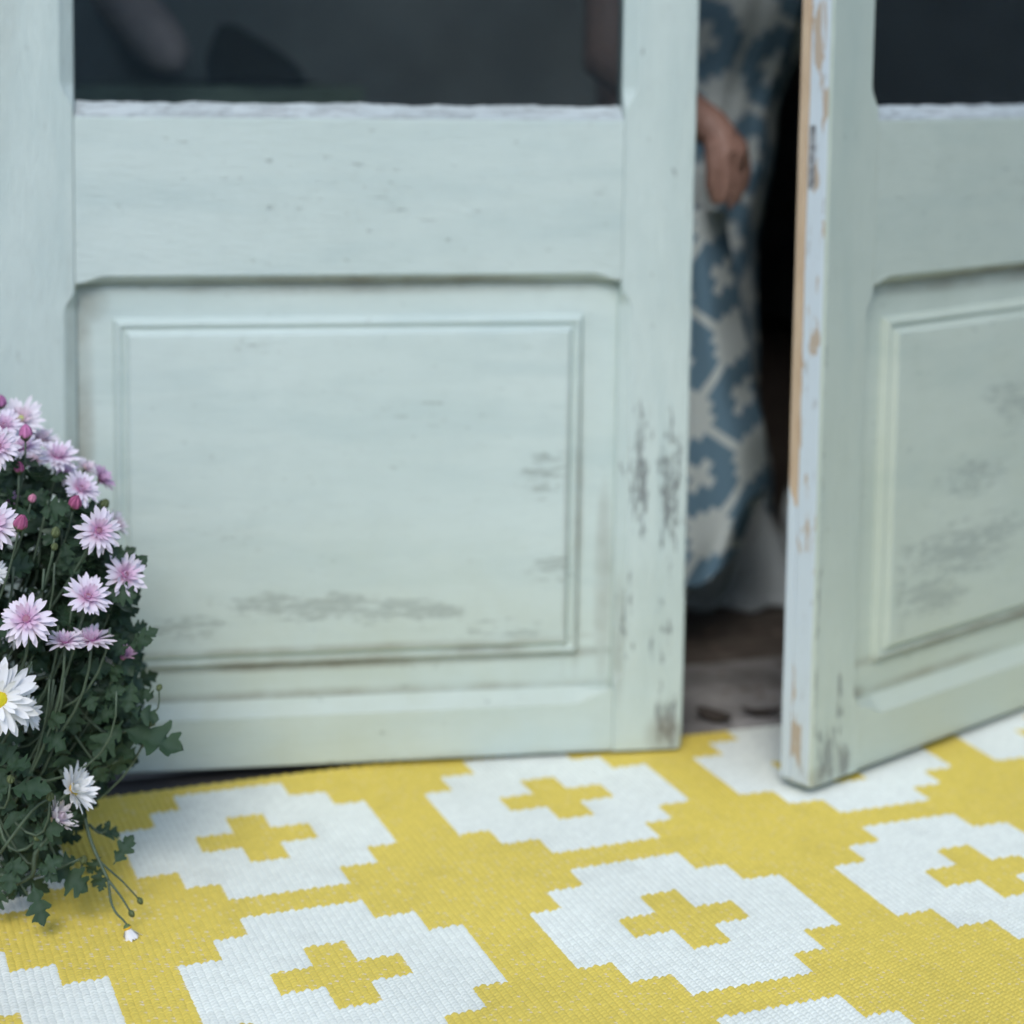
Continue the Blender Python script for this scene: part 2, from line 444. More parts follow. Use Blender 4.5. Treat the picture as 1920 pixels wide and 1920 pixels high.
mats_l = dict(free=paint('paint_free_l', 'z', flipspots(sp_free), flipspots(dr_free), bounce_l, 0.10, 1, wearcol=(0.13, 0.14, 0.14), crisp=34, wo=0.85),
              hinge=paint('paint_hinge_l', 'z', (), flipspots([(0.738, 0.40, 0.008, 0.25, 0.3), (0.835, 0.92, 0.05, 0.25, 0.22)]), bounce_l, 0.05, 2, flat=1.4),
              rail=paint('paint_rail_l', 'x', flipspots(sp_rail), flipspots(dr_shade_rail), bounce_l, 0.10, 3),
              panel=paint('paint_panel_l', 'x', flipspots(sp_panel), flipspots(dr_shade_panel), bounce_l, 0.06, 5, flat=0.7))
P3, P4 = (0.475, 0.54, 0.46), (0.42, 0.485, 0.41)
sp_panel_r = [(0.30, 0.25, 0.22, 0.07, 0.98), (0.42, 0.42, 0.20, 0.09, 0.85), (0.24, 0.20, 0.12, 0.05, 1.0), (0.17, 0.22, 0.03, 0.12, 0.8), (0.30, 0.34, 0.2, 0.05, 0.85)]
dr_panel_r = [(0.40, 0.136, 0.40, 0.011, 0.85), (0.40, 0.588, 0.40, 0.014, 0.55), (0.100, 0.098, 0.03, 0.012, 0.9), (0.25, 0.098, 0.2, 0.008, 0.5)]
sp_free_r = [(0.03, 0.05, 0.035, 0.07, 1.0), (0.05, 0.10, 0.02, 0.08, 0.8), (0.005, 0.3, 0.006, 0.5, 0.8), (0.06, 0.03, 0.03, 0.04, 0.9)]
dr_free_r = [(0.02, 0.018, 0.035, 0.022, 0.6), (0.055, 0.03, 0.02, 0.03, 0.5)]
mats_r = dict(free=paint('paint_free_r', 'z', sp_free_r, dr_free_r, bounce_r, 0.08, 11, P3, P4, wearcol=(0.14, 0.15, 0.14), crisp=24, wo=0.75),
              hinge=paint('paint_hinge_r', 'z', (), (), bounce_r, 0.08, 12, P3, P4),
              rail=paint('paint_rail_r', 'x', sp_rail, dr_shade_rail, bounce_r, 0.08, 13, P3, P4),
              panel=paint('paint_panel_r', 'x', sp_panel_r, dr_panel_r, bounce_r, 0.06, 15, P3, P4, flat=0.7))
dl = door(FREE_L, ANG_L, True, 'pale sage door leaf standing almost shut, its stained panel facing the rug', mats_l)
dr = door(FREE_R, ANG_R, False, 'weathered sage door leaf swung wide, bare tan wood showing along its edge', mats_r)
# the free edge of the wide-open leaf: peeling paint in front, a bare batten behind, iron lock plates
ed = MB(); loops = []
for z in lin(ZB + 0.003, DH - 0.004, 0.008):
    j = 0.0005 * mnoise.noise(Vector((z * 30, 0, 0)))
    loops.append([(0.002, 0.003, z), (-0.0012 + j, 0.005, z), (-0.0012 + j, 0.0300, z), (0.002, 0.0302, z)])
ed.loops(loops); o = ed.build('edge_strip', edgepaint, dr); o['label'] = 'pale blue white paint peeling off the door edge'
ed = MB(); loops = []
for z in lin(ZB + 0.004, DH - 0.004, 0.01):
    j = 0.0008 * mnoise.noise(Vector((z * 14, 4, 0)))
    loops.append([(0.002, 0.0306, z), (-0.0020 + j, 0.0312, z), (-0.0026 + j, 0.0322, z), (-0.0026 + j, 0.0432, z), (0.002, 0.0436, z)])
bt = NT('batten_mat'); bg = bt.noise(bt.coord(scale=(8, 8, 1)), 22, 6, 0.6, 0.5); bx_ = bt.node('ShaderNodeSeparateXYZ'); btc = bt.node('ShaderNodeTexCoord'); bt.link(btc.outputs['Object'], bx_.inputs[0])
bn = bt.noise(bt.coord(scale=(1, 1, 0.5)), 16, 5, 0.6)
bk = bt.ramp(bt.math('ADD', bx_.outputs[2], bt.math('MULTIPLY', bt.math('SUBTRACT', bn, 0.5), 1.5)), 0.30, 0.34)
bcol = bt.mix(bk, (0.50, 0.57, 0.60), bt.mix(bt.ramp(bg, 0.3, 0.7), (0.42, 0.30, 0.19), (0.52, 0.40, 0.27)))
batm = bt.done(bcol, 0.65, bt.bump(bg, 0.35, 0.002))
ed.loops(loops); o = ed.build('batten', batm, dr); o['label'] = 'tan wooden batten along the door edge, paint left on its lower end'
for z0, z1 in ((0.712, 0.784),):
    p = MB().box(-0.0018, 0.001, 0.0200, 0.0280, z0, z1)
    for q in range(4):
        zz = z0 + (z1 - z0) * (q + 0.5) / 4
        p.box(-0.0024, -0.0014, 0.0215, 0.0265, zz - 0.003, zz + 0.003)
    p.build('lock_plate', iron, dr)

# curtain behind the pane of the wide-open leaf: pleated cloth on a rod
cu = empty('curtain', (FREE_R.x, FREE_R.y, 0), ANG_R); tag(cu, 'dark brown pleated curtain behind the glass of the wide open door', 'curtain')
ccm = simple('curtain_cloth', (0.17, 0.14, 0.125), 0.9, 60, 0.4, 0.3)
cv, cf = [], []
for i in range(120):
    x = 0.075 + 0.68 * i / 119
    for z in (0.72, 1.2, 1.6, 1.975):
        cv.append((x, DT + 0.022 + 0.009 * math.sin(i * 0.78 + 0.6 * math.sin(i * 0.31)) * (0.6 + 0.5 * (1.98 - z)), z))
for i in range(119):
    for k_ in range(3): a = i * 4 + k_; cf.append((a, a + 4, a + 5, a + 1))
o = obj('cloth', me('cloth', cv, cf, True), ccm, cu); m_ = o.modifiers.new('s', 'SOLIDIFY'); m_.thickness = 0.0015
MB().tube([(0.06, DT + 0.022, 1.982), (0.77, DT + 0.022, 1.982)], 0.006, 10).build('rod', iron, cu, smooth=True)
for x in (0.066, 0.764): MB().box(x - 0.005, x + 0.005, DT - 0.002, DT + 0.026, 1.976, 1.992).build('bracket', iron, cu)

# ------------------------------------------------------------------ rug
PHI, CELL, PX, PY = 0.3580, 0.04141, 8.595, 8.0985
RO = Vector((-0.2429, 2.0362, 0))
rug = empty('rug', (RO.x, RO.y, 0), PHI)
tag(rug, 'yellow and white woven plastic rug with stepped diamonds and small crosses', 'rug')
U0, U1, V1 = -1.05, 1.30, 4.10 * CELL
V0 = V1 - 1.22
CW, RW = CELL / 5.8, CELL / 8.0
nu, nv = int((U1 - U0) / CW), int((V1 - V0) / RW)
ii, jj = np.meshgrid(np.arange(nu), np.arange(nv), indexing='ij')
ii = ii.ravel(); jj = jj.ravel()
rs = np.random.RandomState(3)
uc = U0 + (ii + 0.5) * CW
vc = V0 + (jj + 0.5 + 0.5 * (ii % 2)) * RW
vc = np.minimum(vc, V1 - RW * 0.4)

def motif(a, b):
    """white stepped diamond with an empty cross in the middle; a, b in cells"""
    A, B = np.abs(a), np.abs(b)
    w = ((A < 1.5) & (B < 3.5)) | ((A < 2.5) & (B < 2.5)) | ((A < 3.5) & (B < 1.5))
    c = ((A < 0.5) & (B < 1.5)) | ((A < 1.5) & (B < 0.5))
    return w & ~c
a = uc / CELL; b = -vc / CELL
a = a - PX * np.round(a / PX); b = b - PY * np.round(b / PY)
white = motif(a, b)
N = len(uc)
yel = np.array([0.69, 0.55, 0.105]); whi = np.array([0.745, 0.79, 0.72])
base = np.where(white[:, None], whi, yel) * (1 + rs.uniform(-0.05, 0.04, N))[:, None]
# broad patchiness of the yellow
pat = np.array([mnoise.noise(Vector((u * 5, v * 5, 0))) for u, v in zip(uc[::1], vc[::1])])
base *= (1 + 0.07 * pat)[:, None]
pat2 = np.array([mnoise.noise(Vector((u * 22, v * 22, 9))) for u, v in zip(uc, vc)])
base *= (1 - 0.13 * np.clip(pat2 - 0.15, 0, 1))[:, None]     # faint grime
gu = np.array([-0.62, 0, 0.62]); gv = np.array([-0.78, -0.30, 0.30, 0.78])
V = np.zeros((N, 3, 4, 3), np.float32); COL = np.ones((N, 3, 4, 4), np.float32)
COL[..., :3] = base[:, None, None, :]
for p in range(3):
    for q in range(4):
        end = (abs(gv[q]) > 0.5)
        hu = (gu[p] * (0.62 if end else 1.0)) * CW
        hv = gv[q] * RW + gu[p] * 0.34 * RW * (1 if True else 0)            # slanted stitch
        V[:, p, q, 0] = uc + hu + rs.uniform(-1, 1, N) * 0.0004
        V[:, p, q, 1] = np.minimum(vc + hv, V1) + rs.uniform(-1, 1, N) * 0.0003
        h = 0.0050 if p == 1 and not end else (0.0036 if p == 1 else (0.0029 if not end else 0.0018))
        V[:, p, q, 2] = h + rs.uniform(-1, 1, N) * 0.0003
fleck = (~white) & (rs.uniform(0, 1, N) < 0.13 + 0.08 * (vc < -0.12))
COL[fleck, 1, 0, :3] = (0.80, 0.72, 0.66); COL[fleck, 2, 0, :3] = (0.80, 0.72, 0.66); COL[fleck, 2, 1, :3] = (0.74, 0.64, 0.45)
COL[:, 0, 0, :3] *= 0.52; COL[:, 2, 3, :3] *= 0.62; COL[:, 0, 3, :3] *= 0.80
wob = 0.0024 * np.array([mnoise.noise(Vector((u * 3.1, v * 3.1, 4))) for u, v in zip(uc, vc)])
V[..., 2] += wob[:, None, None] + 0.0018
idx = np.arange(N * 12).reshape(N, 3, 4)
quads = np.stack([idx[:, :-1, :-1], idx[:, 1:, :-1], idx[:, 1:, 1:], idx[:, :-1, 1:]], -1).reshape(-1, 4)
wm = bpy.data.meshes.new('weave')
wm.vertices.add(N * 12); wm.vertices.foreach_set('co', V.ravel())
wm.loops.add(quads.size); wm.loops.foreach_set('vertex_index', quads.ravel().astype(np.int32))
wm.polygons.add(len(quads)); wm.polygons.foreach_set('loop_start', np.arange(0, quads.size, 4, dtype=np.int32))
wm.polygons.foreach_set('use_smooth', np.ones(len(quads), bool))
wm.update(calc_edges=True)
ca = wm.color_attributes.new('Col', 'FLOAT_COLOR', 'POINT'); ca.data.foreach_set('color', COL.ravel())

def attr_mat(name, rough=0.6, trans=0.0, spec=0.5, nb=None):
    t = NT(name)
    at_ = t.node('ShaderNodeAttribute'); at_.attribute_name = 'Col'
    nrm = None
    if nb:
        nrm = t.bump(t.noise(t.coord(), nb[0], 3), nb[1], 0.001)
    t.done(at_.outputs['Color'], rough, nrm)
    t.b.inputs['Specular IOR Level'].default_value = spec
    if trans:
        tl = t.node('ShaderNodeBsdfTranslucent'); t.link(at_.outputs['Color'], tl.inputs[0])
        ms = t.node('ShaderNodeMixShader'); ms.inputs[0].default_value = trans
        t.link(t.b.outputs[0], ms.inputs[1]); t.link(tl.outputs[0], ms.inputs[2])
        t.link(ms.outputs[0], t.n['Material Output'].inputs[0])
    return t.m
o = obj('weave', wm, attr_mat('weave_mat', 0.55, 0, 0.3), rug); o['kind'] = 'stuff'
backing = simple('rug_backing', (0.42, 0.38, 0.20), 0.8, 60, 0.3)
MB().box(U0 - 0.002, U1 + 0.002, V0, V1 + 0.003, -0.0035, 0.0022).build('backing', backing, rug)

# ------------------------------------------------------------------ dry leaves on the threshold
dry = simple('dry_leaf_mat', (0.045, 0.035, 0.028), 0.8, 60, 0.4)
def dryleaf(px, py, rz, ln, label, wf=0.24):
    d = ray(px, py); t = (0.017 - H) / d.z; p0 = Vector((0, 0, H)) + d * t
    m = MB(); loops = []
    for i in range(9):
        s = i / 8; w = ln * wf * math.sin(math.pi * min(1, s * 0.93 + 0.05)) ** 0.7 + 0.0004
        x = (s - 0.5) * ln; zc = 0.010 * (s - 0.45) ** 2 * 4 + 0.001
        loops.append([(x, -w, zc + w * 0.55), (x, -w * 0.45, zc + w * 0.08), (x, 0, zc), (x, w * 0.45, zc + w * 0.1), (x, w, zc + w * 0.7)])
    m.loops(loops, closed=False)
    o = m.build('dry_leaf', dry, smooth=True, fix=False)
    sm = o.modifiers.new('s', 'SOLIDIFY'); sm.thickness = 0.0008
    o.location = p0 - Vector((0, 0, 0.003)); o.rotation_euler = (0.05, 0.1, rz)
    tag(o, label, 'leaf', 'dry leaves on the threshold')
dryleaf(1338, 1348, -0.6, 0.052, 'dark curled dry leaf on the stone threshold beside the nearly shut door')
dryleaf(1425, 1338, 0.15, 0.056, 'long brown dry leaf on the stone threshold beside the bare door edge', 0.13)

dv, df = [], []
for k in range(260):
    x, y = rnd.uniform(0.55, 1.25), rnd.uniform(-0.05, 0.75)
    zf = 0.0135 if y < y0 + 0.10 else 0.004
    sz = rnd.uniform(0.002, 0.009) * (0.6 if y < y0 + 0.1 else 1.0); n = len(dv)
    for q in range(5):
        a_ = q * 1.2566 + rnd.uniform(-0.3, 0.3); dv.append((x + sz * math.cos(a_) * rnd.uniform(0.6, 1.2), y + sz * math.sin(a_) * rnd.uniform(0.6, 1.2), zf - 0.001))
    dv.append((x, y, zf + sz * rnd.uniform(0.3, 0.8)))
    df += [(n + q, n + (q + 1) % 5, n + 5) for q in range(5)]
db = obj('debris', me('debris', dv, df), simple('debris_mat', (0.22, 0.17, 0.14), 0.9, 90, 0.6)); db.location = HL; db.rotation_euler = (0, 0, WA)
db['kind'] = 'stuff'; db['label'] = 'crumbs of earth and mortar on the floor inside the doorway'; db['category'] = 'debris'

# ------------------------------------------------------------------ things in the room, seen through the panes
green = simple('table_paint', (0.22, 0.27, 0.19), 0.5, 12, 0.4)
dark = simple('dark_cloth', (0.018, 0.016, 0.013), 0.9, 30, 0.4)
TC = at(330, 165, 3.15)
tb = empty('side_table', (TC.x, TC.y + 0.05, 0), WA)
tag(tb, 'green painted table inside the room behind the nearly shut door', 'table')
TZ = 0.812
MB().box(-0.22, 0.26, -0.20, 0.30, TZ - 0.028, TZ).build('tabletop', green, tb)
for x in (-0.20, 0.22):
    for y in (-0.18, 0.26):
        MB().loops([[(x - w, y - w, z), (x + w, y - w, z), (x + w, y + w, z), (x - w, y + w, z)] for z, w in ((0.002, 0.014), (0.60, 0.02), (TZ - 0.0285, 0.022))]).build('leg', green, tb)
MB().box(-0.19, 0.21, -0.176, -0.160, TZ - 0.11, TZ - 0.0285).build('apron', green, tb)
bp = at(450, 178, 3.12)
bag = MB(); loops = []
for i in range(10):
    s = i / 9; r = (1 - s) ** 0.85 * (1 + 0.25 * math.sin(3.14 * s))
    loops.append([((0.075 * r + 0.012 * s) * math.cos(q) * (1.45 if math.cos(q) > 0 else 0.7) - 0.025 * s + 0.0, 0.05 * (r + 0.05) * math.sin(q), 0.095 * s + 0.004 * math.sin(3 * q) * r) for q in [2 * math.pi * k / 18 for k in range(18)]])
bag.loops(loops)
bag.build('fold', dark, smooth=True)
bo = bpy.data.objects['fold']; bo.name = 'felt_hat'; bo.location = (bp.x, bp.y, TZ + 0.004)
br = MB(); loops = []
for i in range(4):
    rr = (0.03, 0.08, 0.115, 0.125)[i]
    loops.append([(rr * math.cos(q) * 1.05, rr * 0.8 * math.sin(q), (0.002, 0.001, -0.001, 0.003)[i]) for q in [2 * math.pi * k / 24 for k in range(24)]])
br.loops(loops); b2 = br.build('brim', dark, bo, smooth=True)
tag(bo, 'crumpled dark hat lying on the green table behind the glass', 'hat')
pink = simple('bolster_cloth', (0.66, 0.50, 0.47), 0.9, 40, 0.2)
p1, p2 = at(140, -110, 3.40), at(338, 128, 3.22)
bol = MB(); n_ = 14; pts = []; rad = []
for i in range(n_):
    s = i / (n_ - 1); pts.append(p1.lerp(p2, s)); rad.append(0.046 * math.sqrt(max(0.02, 1 - abs(2 * s - 1) ** 5)))
bol.tube(pts, rad, 14)
ch = bol.build('bolster', pink, smooth=True)
tag(ch, 'faded pink bolster propped up behind the table in the room', 'bolster')

# ------------------------------------------------------------------ person in a long patterned dress
PYY = 2.95
skin = simple('skin', (0.33, 0.195, 0.155), 0.55, 120, 0.12, 0.1)
def P(px, py, Y): return at(px, py, Y)
hip = Vector((0.285, 3.12, 0.88))
person = empty('person', (0.335, 2.98, 0))
tag(person, 'person in a long blue and white patterned dress gathering up the skirt in the doorway', 'person')
bmv = MB()
def limb(pts, rad, seg=12): bmv.tube(pts, rad, seg)
def ball(c, r, sc=(1, 1, 1)):
    loops = []
    for i in range(9):
        th = math.pi * (0.04 + 0.92 * i / 8)
        loops.append([(c[0] + r * sc[0] * math.sin(th) * math.cos(q), c[1] + r * sc[1] * math.sin(th) * math.sin(q), c[2] + r * sc[2] * math.cos(th)) for q in [2 * math.pi * k / 14 for k in range(14)]])
    bmv.loops(loops)
chest = Vector((0.335, 2.86, 1.15)); neck = Vector((0.34, 2.74, 1.30)); head = Vector((0.35, 2.66, 1.40))
limb([hip + Vector((0, 0, -0.06)), hip, (hip + chest) / 2, chest, neck.lerp(chest, 0.45), neck], [0.11, 0.125, 0.105, 0.12, 0.085, 0.05], 16)
limb([neck, head + Vector((0, 0, -0.05))], [0.05, 0.045])
ball(head, 0.085, (0.9, 1.05, 1.25))
ball(head + Vector((0.0, -0.092, -0.008)), 0.016, (0.8, 1.0, 1.4))
for s in (-1, 1):
    ball(head + Vector((0.078 * s, 0.0, -0.005)), 0.022, (0.4, 0.9, 1.3))
    hx = hip + Vector((0.05 * s, 0.02 * s, -0.05))
    limb([hx, hx + Vector((0.0, -0.02, -0.22)), hx + Vector((-0.01 * s, -0.03, -0.38)), hx + Vector((-0.01 * s, 0.0, -0.55)), Vector((hx.x - 0.012 * s, hx.y + 0.02, 0.07))], [0.062, 0.058, 0.046, 0.044, 0.032])
    an = Vector((hx.x - 0.012 * s, hx.y + 0.02, 0.045))
    limb([an, an + Vector((0.01 * s, -0.06, -0.012)), an + Vector((0.015 * s, -0.13, -0.022))], [0.036, 0.034, 0.022])
# the arm that reaches across: elbow behind the glass, hand on the skirt
sh1 = Vector((0.19, 2.83, 1.185)); el = P(1143, 118, 2.66); wr = P(1335, 240, 2.54); kn = P(1378, 292, 2.53)
limb([chest + Vector((-0.06, 0, 0.04)), sh1, sh1.lerp(el, 0.5), el, el.lerp(wr, 0.35), wr, wr.lerp(kn, 0.5)], [0.07, 0.056, 0.045, 0.038, 0.036, 0.026, 0.024])
ac = (kn - wr).normalized()
tc = (P(1372, 390, 2.54) - kn).normalized()
perp = Vector((0.60, 0.78, 0.12)).normalized()
limb([wr, wr.lerp(kn, 0.6), kn, kn + tc * 0.010], [0.021, 0.020, 0.018, 0.014])
limb([wr.lerp(kn, 0.6) + perp * 0.013, kn + perp * 0.018], [0.018, 0.015])
limb([wr.lerp(kn, 0.6) - perp * 0.012, kn - perp * 0.016], [0.018, 0.015])
for q, (off, ln) in enumerate(((-0.025, 0.056), (-0.008, 0.066), (0.009, 0.062), (0.025, 0.050))):
    b0 = kn + perp * off
    f1 = b0 + (tc * 0.9 + ac * 0.35).normalized() * ln * 0.42
    f2 = f1 + tc * ln * 0.33
    f3 = f2 + (tc * 0.95 - ac * 0.25).normalized() * ln * 0.34
    limb([b0 - ac * 0.01, b0, f1, f2, f3], [0.0080, 0.0072, 0.0066, 0.0060, 0.0050], 8)
th0 = wr.lerp(kn, 0.45) - perp * 0.022
limb([th0, th0 + (tc * 0.8 + ac * 0.3 - perp * 0.3).normalized() * 0.032, th0 + (tc * 0.95 + ac * 0.22 - perp * 0.2).normalized() * 0.058, th0 + (tc + ac * 0.25 - perp * 0.08).normalized() * 0.080], [0.014, 0.012, 0.0105, 0.008], 8)
# other arm, bent behind
sh2 = Vector((0.48, 2.88, 1.185))
limb([chest + Vector((0.06, 0, 0.04)), sh2, Vector((0.53, 2.98, 1.02)), Vector((0.50, 3.06, 0.93)), Vector((0.42, 3.02, 0.90)), Vector((0.38, 2.96, 0.90))], [0.07, 0.056, 0.045, 0.038, 0.030, 0.024])
for q in range(4):
    b0 = Vector((0.385, 2.955, 0.92 - 0.018 * q))
    limb([b0, b0 + Vector((-0.035, -0.012, 0)), b0 + Vector((-0.062, -0.005, -0.004))], [0.0105, 0.0095, 0.008], 8)
limb([Vector((0.40, 2.97, 0.925)), Vector((0.375, 2.945, 0.945)), Vector((0.352, 2.935, 0.95))], [0.012, 0.011, 0.009], 8)
bmv.v = [(x - 0.335, y - 2.98, z) for x, y, z in bmv.v]
body = bmv.build('body', skin, person, smooth=True)
rm = body.modifiers.new('remesh', 'REMESH'); rm.mode = 'VOXEL'; rm.voxel_size = 0.0034; rm.use_smooth_shade = True
sm = body.modifiers.new('smooth', 'SMOOTH'); sm.factor = 0.5; sm.iterations = 2
# hair and face
hairm = simple('hair_mat', (0.06, 0.04, 0.025), 0.6, 80, 0.4)
hb = MB(); loops = []
for i in range(10):
    th = math.pi * (0.03 + 0.62 * i / 9)
    loops.append([(0.015 + 0.092 * math.sin(th) * math.cos(q), -0.32 + 0.02 + 0.102 * math.sin(th) * math.sin(q) * (0.86 if math.sin(q) < 0 else 1.0), 1.41 + 0.112 * math.cos(th) + (0.05 * (i / 9) if math.sin(q) < -0.2 else 0)) for q in [2 * math.pi * k / 20 for k in range(20)]])
hb.loops(loops); hb.build('hair', hairm, person, smooth=True)
eyem = simple('eye_mat', (0.03, 0.02, 0.02), 0.3, 50, 0.1); lipm = simple('lip_mat', (0.35, 0.12, 0.11), 0.5, 50, 0.1)
for s in (-1, 1):
    e = MB(); e.tube([(0.015 + 0.03 * s - 0.010, -0.402, 1.405), (0.015 + 0.03 * s, -0.408, 1.408), (0.015 + 0.03 * s + 0.010, -0.402, 1.405)], [0.002, 0.006, 0.002], 8); e.build('eye', eyem, person, smooth=True)
e = MB(); e.tube([(-0.008, -0.400, 1.345), (0.015, -0.406, 1.344), (0.038, -0.400, 1.345)], [0.002, 0.006, 0.002], 8); e.build('mouth', lipm, person, smooth=True)

# dress cloth: blue ground, pale stepped diamonds joined by thin lines, small crosses between
CB, CP, CD = np.array([0.19, 0.32, 0.43]), np.array([0.74, 0.82, 0.82]), np.array([0.40, 0.45, 0.46])
def cloth_col(u, v, k=0.0155, T=9.0, ou=0.0, ov=0.0, ang=0.62):
    u = u / k; v = v / k
    p = (u * math.cos(ang) - v * math.sin(ang)) + ou; q = (u * math.sin(ang) + v * math.cos(ang)) + ov
    p = p - T * np.round(p / T); q = q - T * np.round(q / T)
    A, B = np.abs(np.floor(p + 0.5)), np.abs(np.floor(q + 0.5))
    dia = (A + B) <= 3
    ln = ((np.abs(p) < 0.45) | (np.abs(q) < 0.45))
    p2 = np.abs(np.abs(p) - T / 2); q2 = np.abs(np.abs(q) - T / 2)
    cr = ((p2 < 0.6) & (q2 < 1.8)) | ((q2 < 0.6) & (p2 < 1.8))
    return dia | ln | cr

def cloth(name, f, nu, nv, parent, colf, thick=0.003):
    vs_ = []; uvs = []
    for j in range(nv):
        for i in range(nu):
            p, uv = f(i / (nu - 1), j / (nv - 1)); vs_.append(p); uvs.append(uv)
    fs = [(j * nu + i, j * nu + i + 1, (j + 1) * nu + i + 1, (j + 1) * nu + i) for j in range(nv - 1) for i in range(nu - 1)]
    m = me(name, vs_, fs, True)
    uvs = np.array(uvs); c = colf(uvs[:, 0], uvs[:, 1])
    ca = m.color_attributes.new('Col', 'FLOAT_COLOR', 'POINT'); ca.data.foreach_set('color', np.concatenate([c, np.ones((len(c), 1))], 1).astype(np.float32).ravel())
    o = obj(name, m, clothm, parent)
    s = o.modifiers.new('solid', 'SOLIDIFY'); s.thickness = thick; s.offset = -1
    return o
clothm = attr_mat('dress_cloth', 0.85, 0.10, 0.2, (300, 0.4))

def interp(z, tab):
    for (z0, a), (z1, b_) in zip(tab, tab[1:]):
        if z <= z1:
            t = smooth01((z - z0) / (z1 - z0)); return a + (b_ - a) * t
    return tab[-1][1]
XR = [(0.0, 0.470), (0.15, 0.455), (0.35, 0.425), (0.55, 0.415), (0.75, 0.440), (0.95, 0.482), (1.05, 0.475), (1.25, 0.46)]
XL = [(0.0, 0.13), (0.3, 0.15), (0.6, 0.175), (0.8, 0.205), (0.95, 0.208), (1.25, 0.22)]
YC = [(0, 3.13), (0.8, 3.10), (1.0, 3.0), (1.25, 2.86)]
def dressf(i, j):
    z = 0.004 + 1.22 * j; q = 2 * math.pi * i
    xr, xl = interp(z, XR) * 1.04 + 0.006, interp(z, XL) * 1.04; cx, rx = (xr + xl) / 2, (xr - xl) / 2
    ry = 0.155 if z > 0.7 else 0.165
    fold = 1 + (0.055 * math.sin(9 * q + 3 * z) + 0.03 * math.sin(17 * q - 5 * z)) * (1 - 0.6 * smooth01(z / 1.1))
    x = cx + rx * math.cos(q) * (fold if math.cos(q) < 0.6 else 1 + (fold - 1) * 0.4); y = interp(z, YC) + ry * math.sin(q) * fold
    return (x - 0.335, y - 2.98, z), (i * 0.95 + 0.25 * z, z)
def dcol(u, v):
    w = cloth_col(u, v, ang=0.30, ou=2.2, ov=4.3); c = np.where(w[:, None], CP, CB)
    f = np.clip((0.10 - v) / 0.03, 0, 1)[:, None]
    return c * (1 - f) + CD * f
cloth('dress', dressf, 190, 260, person, dcol)
# the front of the skirt, lifted by the hand, hanging as a loose fall of cloth
EDGE = [(0.02, 1440), (0.08, 1438), (0.20, 1436), (0.32, 1428), (0.45, 1408), (0.58, 1388), (0.70, 1366), (0.80, 1345)]
def fallf(i, j):
    # j 0 bottom .. 1 top
    px_r = interp(0.10 + 0.55 * j, [(0.10, 1392), (0.17, 1438), (0.25, 1436), (0.38, 1410), (0.50, 1388), (0.65, 1362)])
    px_l = 1200.0
    py = 1100 - (1100 - 395) * j
    px = px_l + (px_r - px_l) * i
    py += (1 - j) * (-110) * smooth01((px - 1300) / 140.0)
    Yd = 2.70 - 0.09 * math.sin(math.pi * min(1, i * 0.9)) + 0.016 * math.sin(13 * i + 2.0 * j) * (0.4 + 0.6 * (1 - j)) + 0.05 * (i ** 6) - 0.10 * j * (1 - 0.2 * i)
    p = at(px, py, Yd)
    return (p.x - 0.335, p.y - 2.98, p.z), (p.x * 1.05, p.z)
def fcol(u, v):
    w = cloth_col(u, v, k=0.0138, ang=0.56, ou=FO[0], ov=FO[1]); return np.where(w[:, None], CP * 1.05, CB * 1.05)
FO = (0.0, 0.0)
# put one cross of the pattern where the photograph shows it
q_ = at(1355, 517, 2.60); uu, vv = q_.x * 1.05 / 0.0138, q_.z / 0.0138
FO = (4.5 - (uu * math.cos(0.56) - vv * math.sin(0.56)), 4.5 - (uu * math.sin(0.56) + vv * math.cos(0.56)))
o = cloth('skirt_fall', fallf, 120, 200, person, fcol); o['label'] = 'front of the skirt lifted in a loose fall by the hand'
# pale lining that trails on the floor
def linf(i, j):
    q = math.pi * (1.05 + 0.95 * i)
    z = 0.006 + 0.120 * (1 - j) ** 1.5; r = 0.125 + 0.06 * j
    fold = 1 + (0.10 * math.sin(7 * q + 3 * j) + 0.06 * math.sin(17 * q + 1.3 + 4 * j) + 0.12 * mnoise.noise(Vector((q * 2.2, j * 3, 5)))) * (0.3 + j)
    return (0.035 + r * 1.05 * math.cos(q) * fold, 0.15 + (r + 0.01) * math.sin(q) * fold, z * (1 + 0.35 * math.sin(5 * q + 0.8)) + 0.022 * (1 + math.sin(9 * q + 2 + 5 * j)) * j * (1 - j) + 0.012 * abs(mnoise.noise(Vector((q * 3, j * 4, 1))))), (i, j)
o = cloth('hem', linf, 70, 24, person, lambda u, v: np.tile(np.array([0.52, 0.57, 0.58]), (len(u), 1)) * (1 + 0.12 * np.sin(u * 40))[:, None]); o['label'] = 'pale grey hem trailing on the floor'

# ------------------------------------------------------------------ chrysanthemum
PC = Vector((-0.61, 1.86, 0.0))
potm = simple('terracotta', (0.36, 0.17, 0.10), 0.85, 14, 0.25)
soilm = simple('soil', (0.03, 0.022, 0.016), 0.95, 60, 0.4, 0.8)
pot = empty('flower_pot', PC)
tag(pot, 'terracotta pot hidden under the chrysanthemum foliage', 'pot')
pm = MB(); prof = [(0.060, 0.0), (0.066, 0.0), (0.088, 0.155), (0.096, 0.157), (0.098, 0.19), (0.090, 0.19), (0.084, 0.165), (0.082, 0.15)]
pm.loops([[(r * math.cos(q), r * math.sin(q), z + 0.008) for q in [2 * math.pi * k / 32 for k in range(32)]] for r, z in prof]); pm.build('shell', potm, pot, smooth=False)
pm = MB(); pm.loops([[(r * math.cos(q), r * math.sin(q), z) for q in [2 * math.pi * k / 24 for k in range(24)]] for r, z in ((0.083, 0.163), (0.05, 0.170), (0.01, 0.172))]); pm.build('soil', soilm, pot)

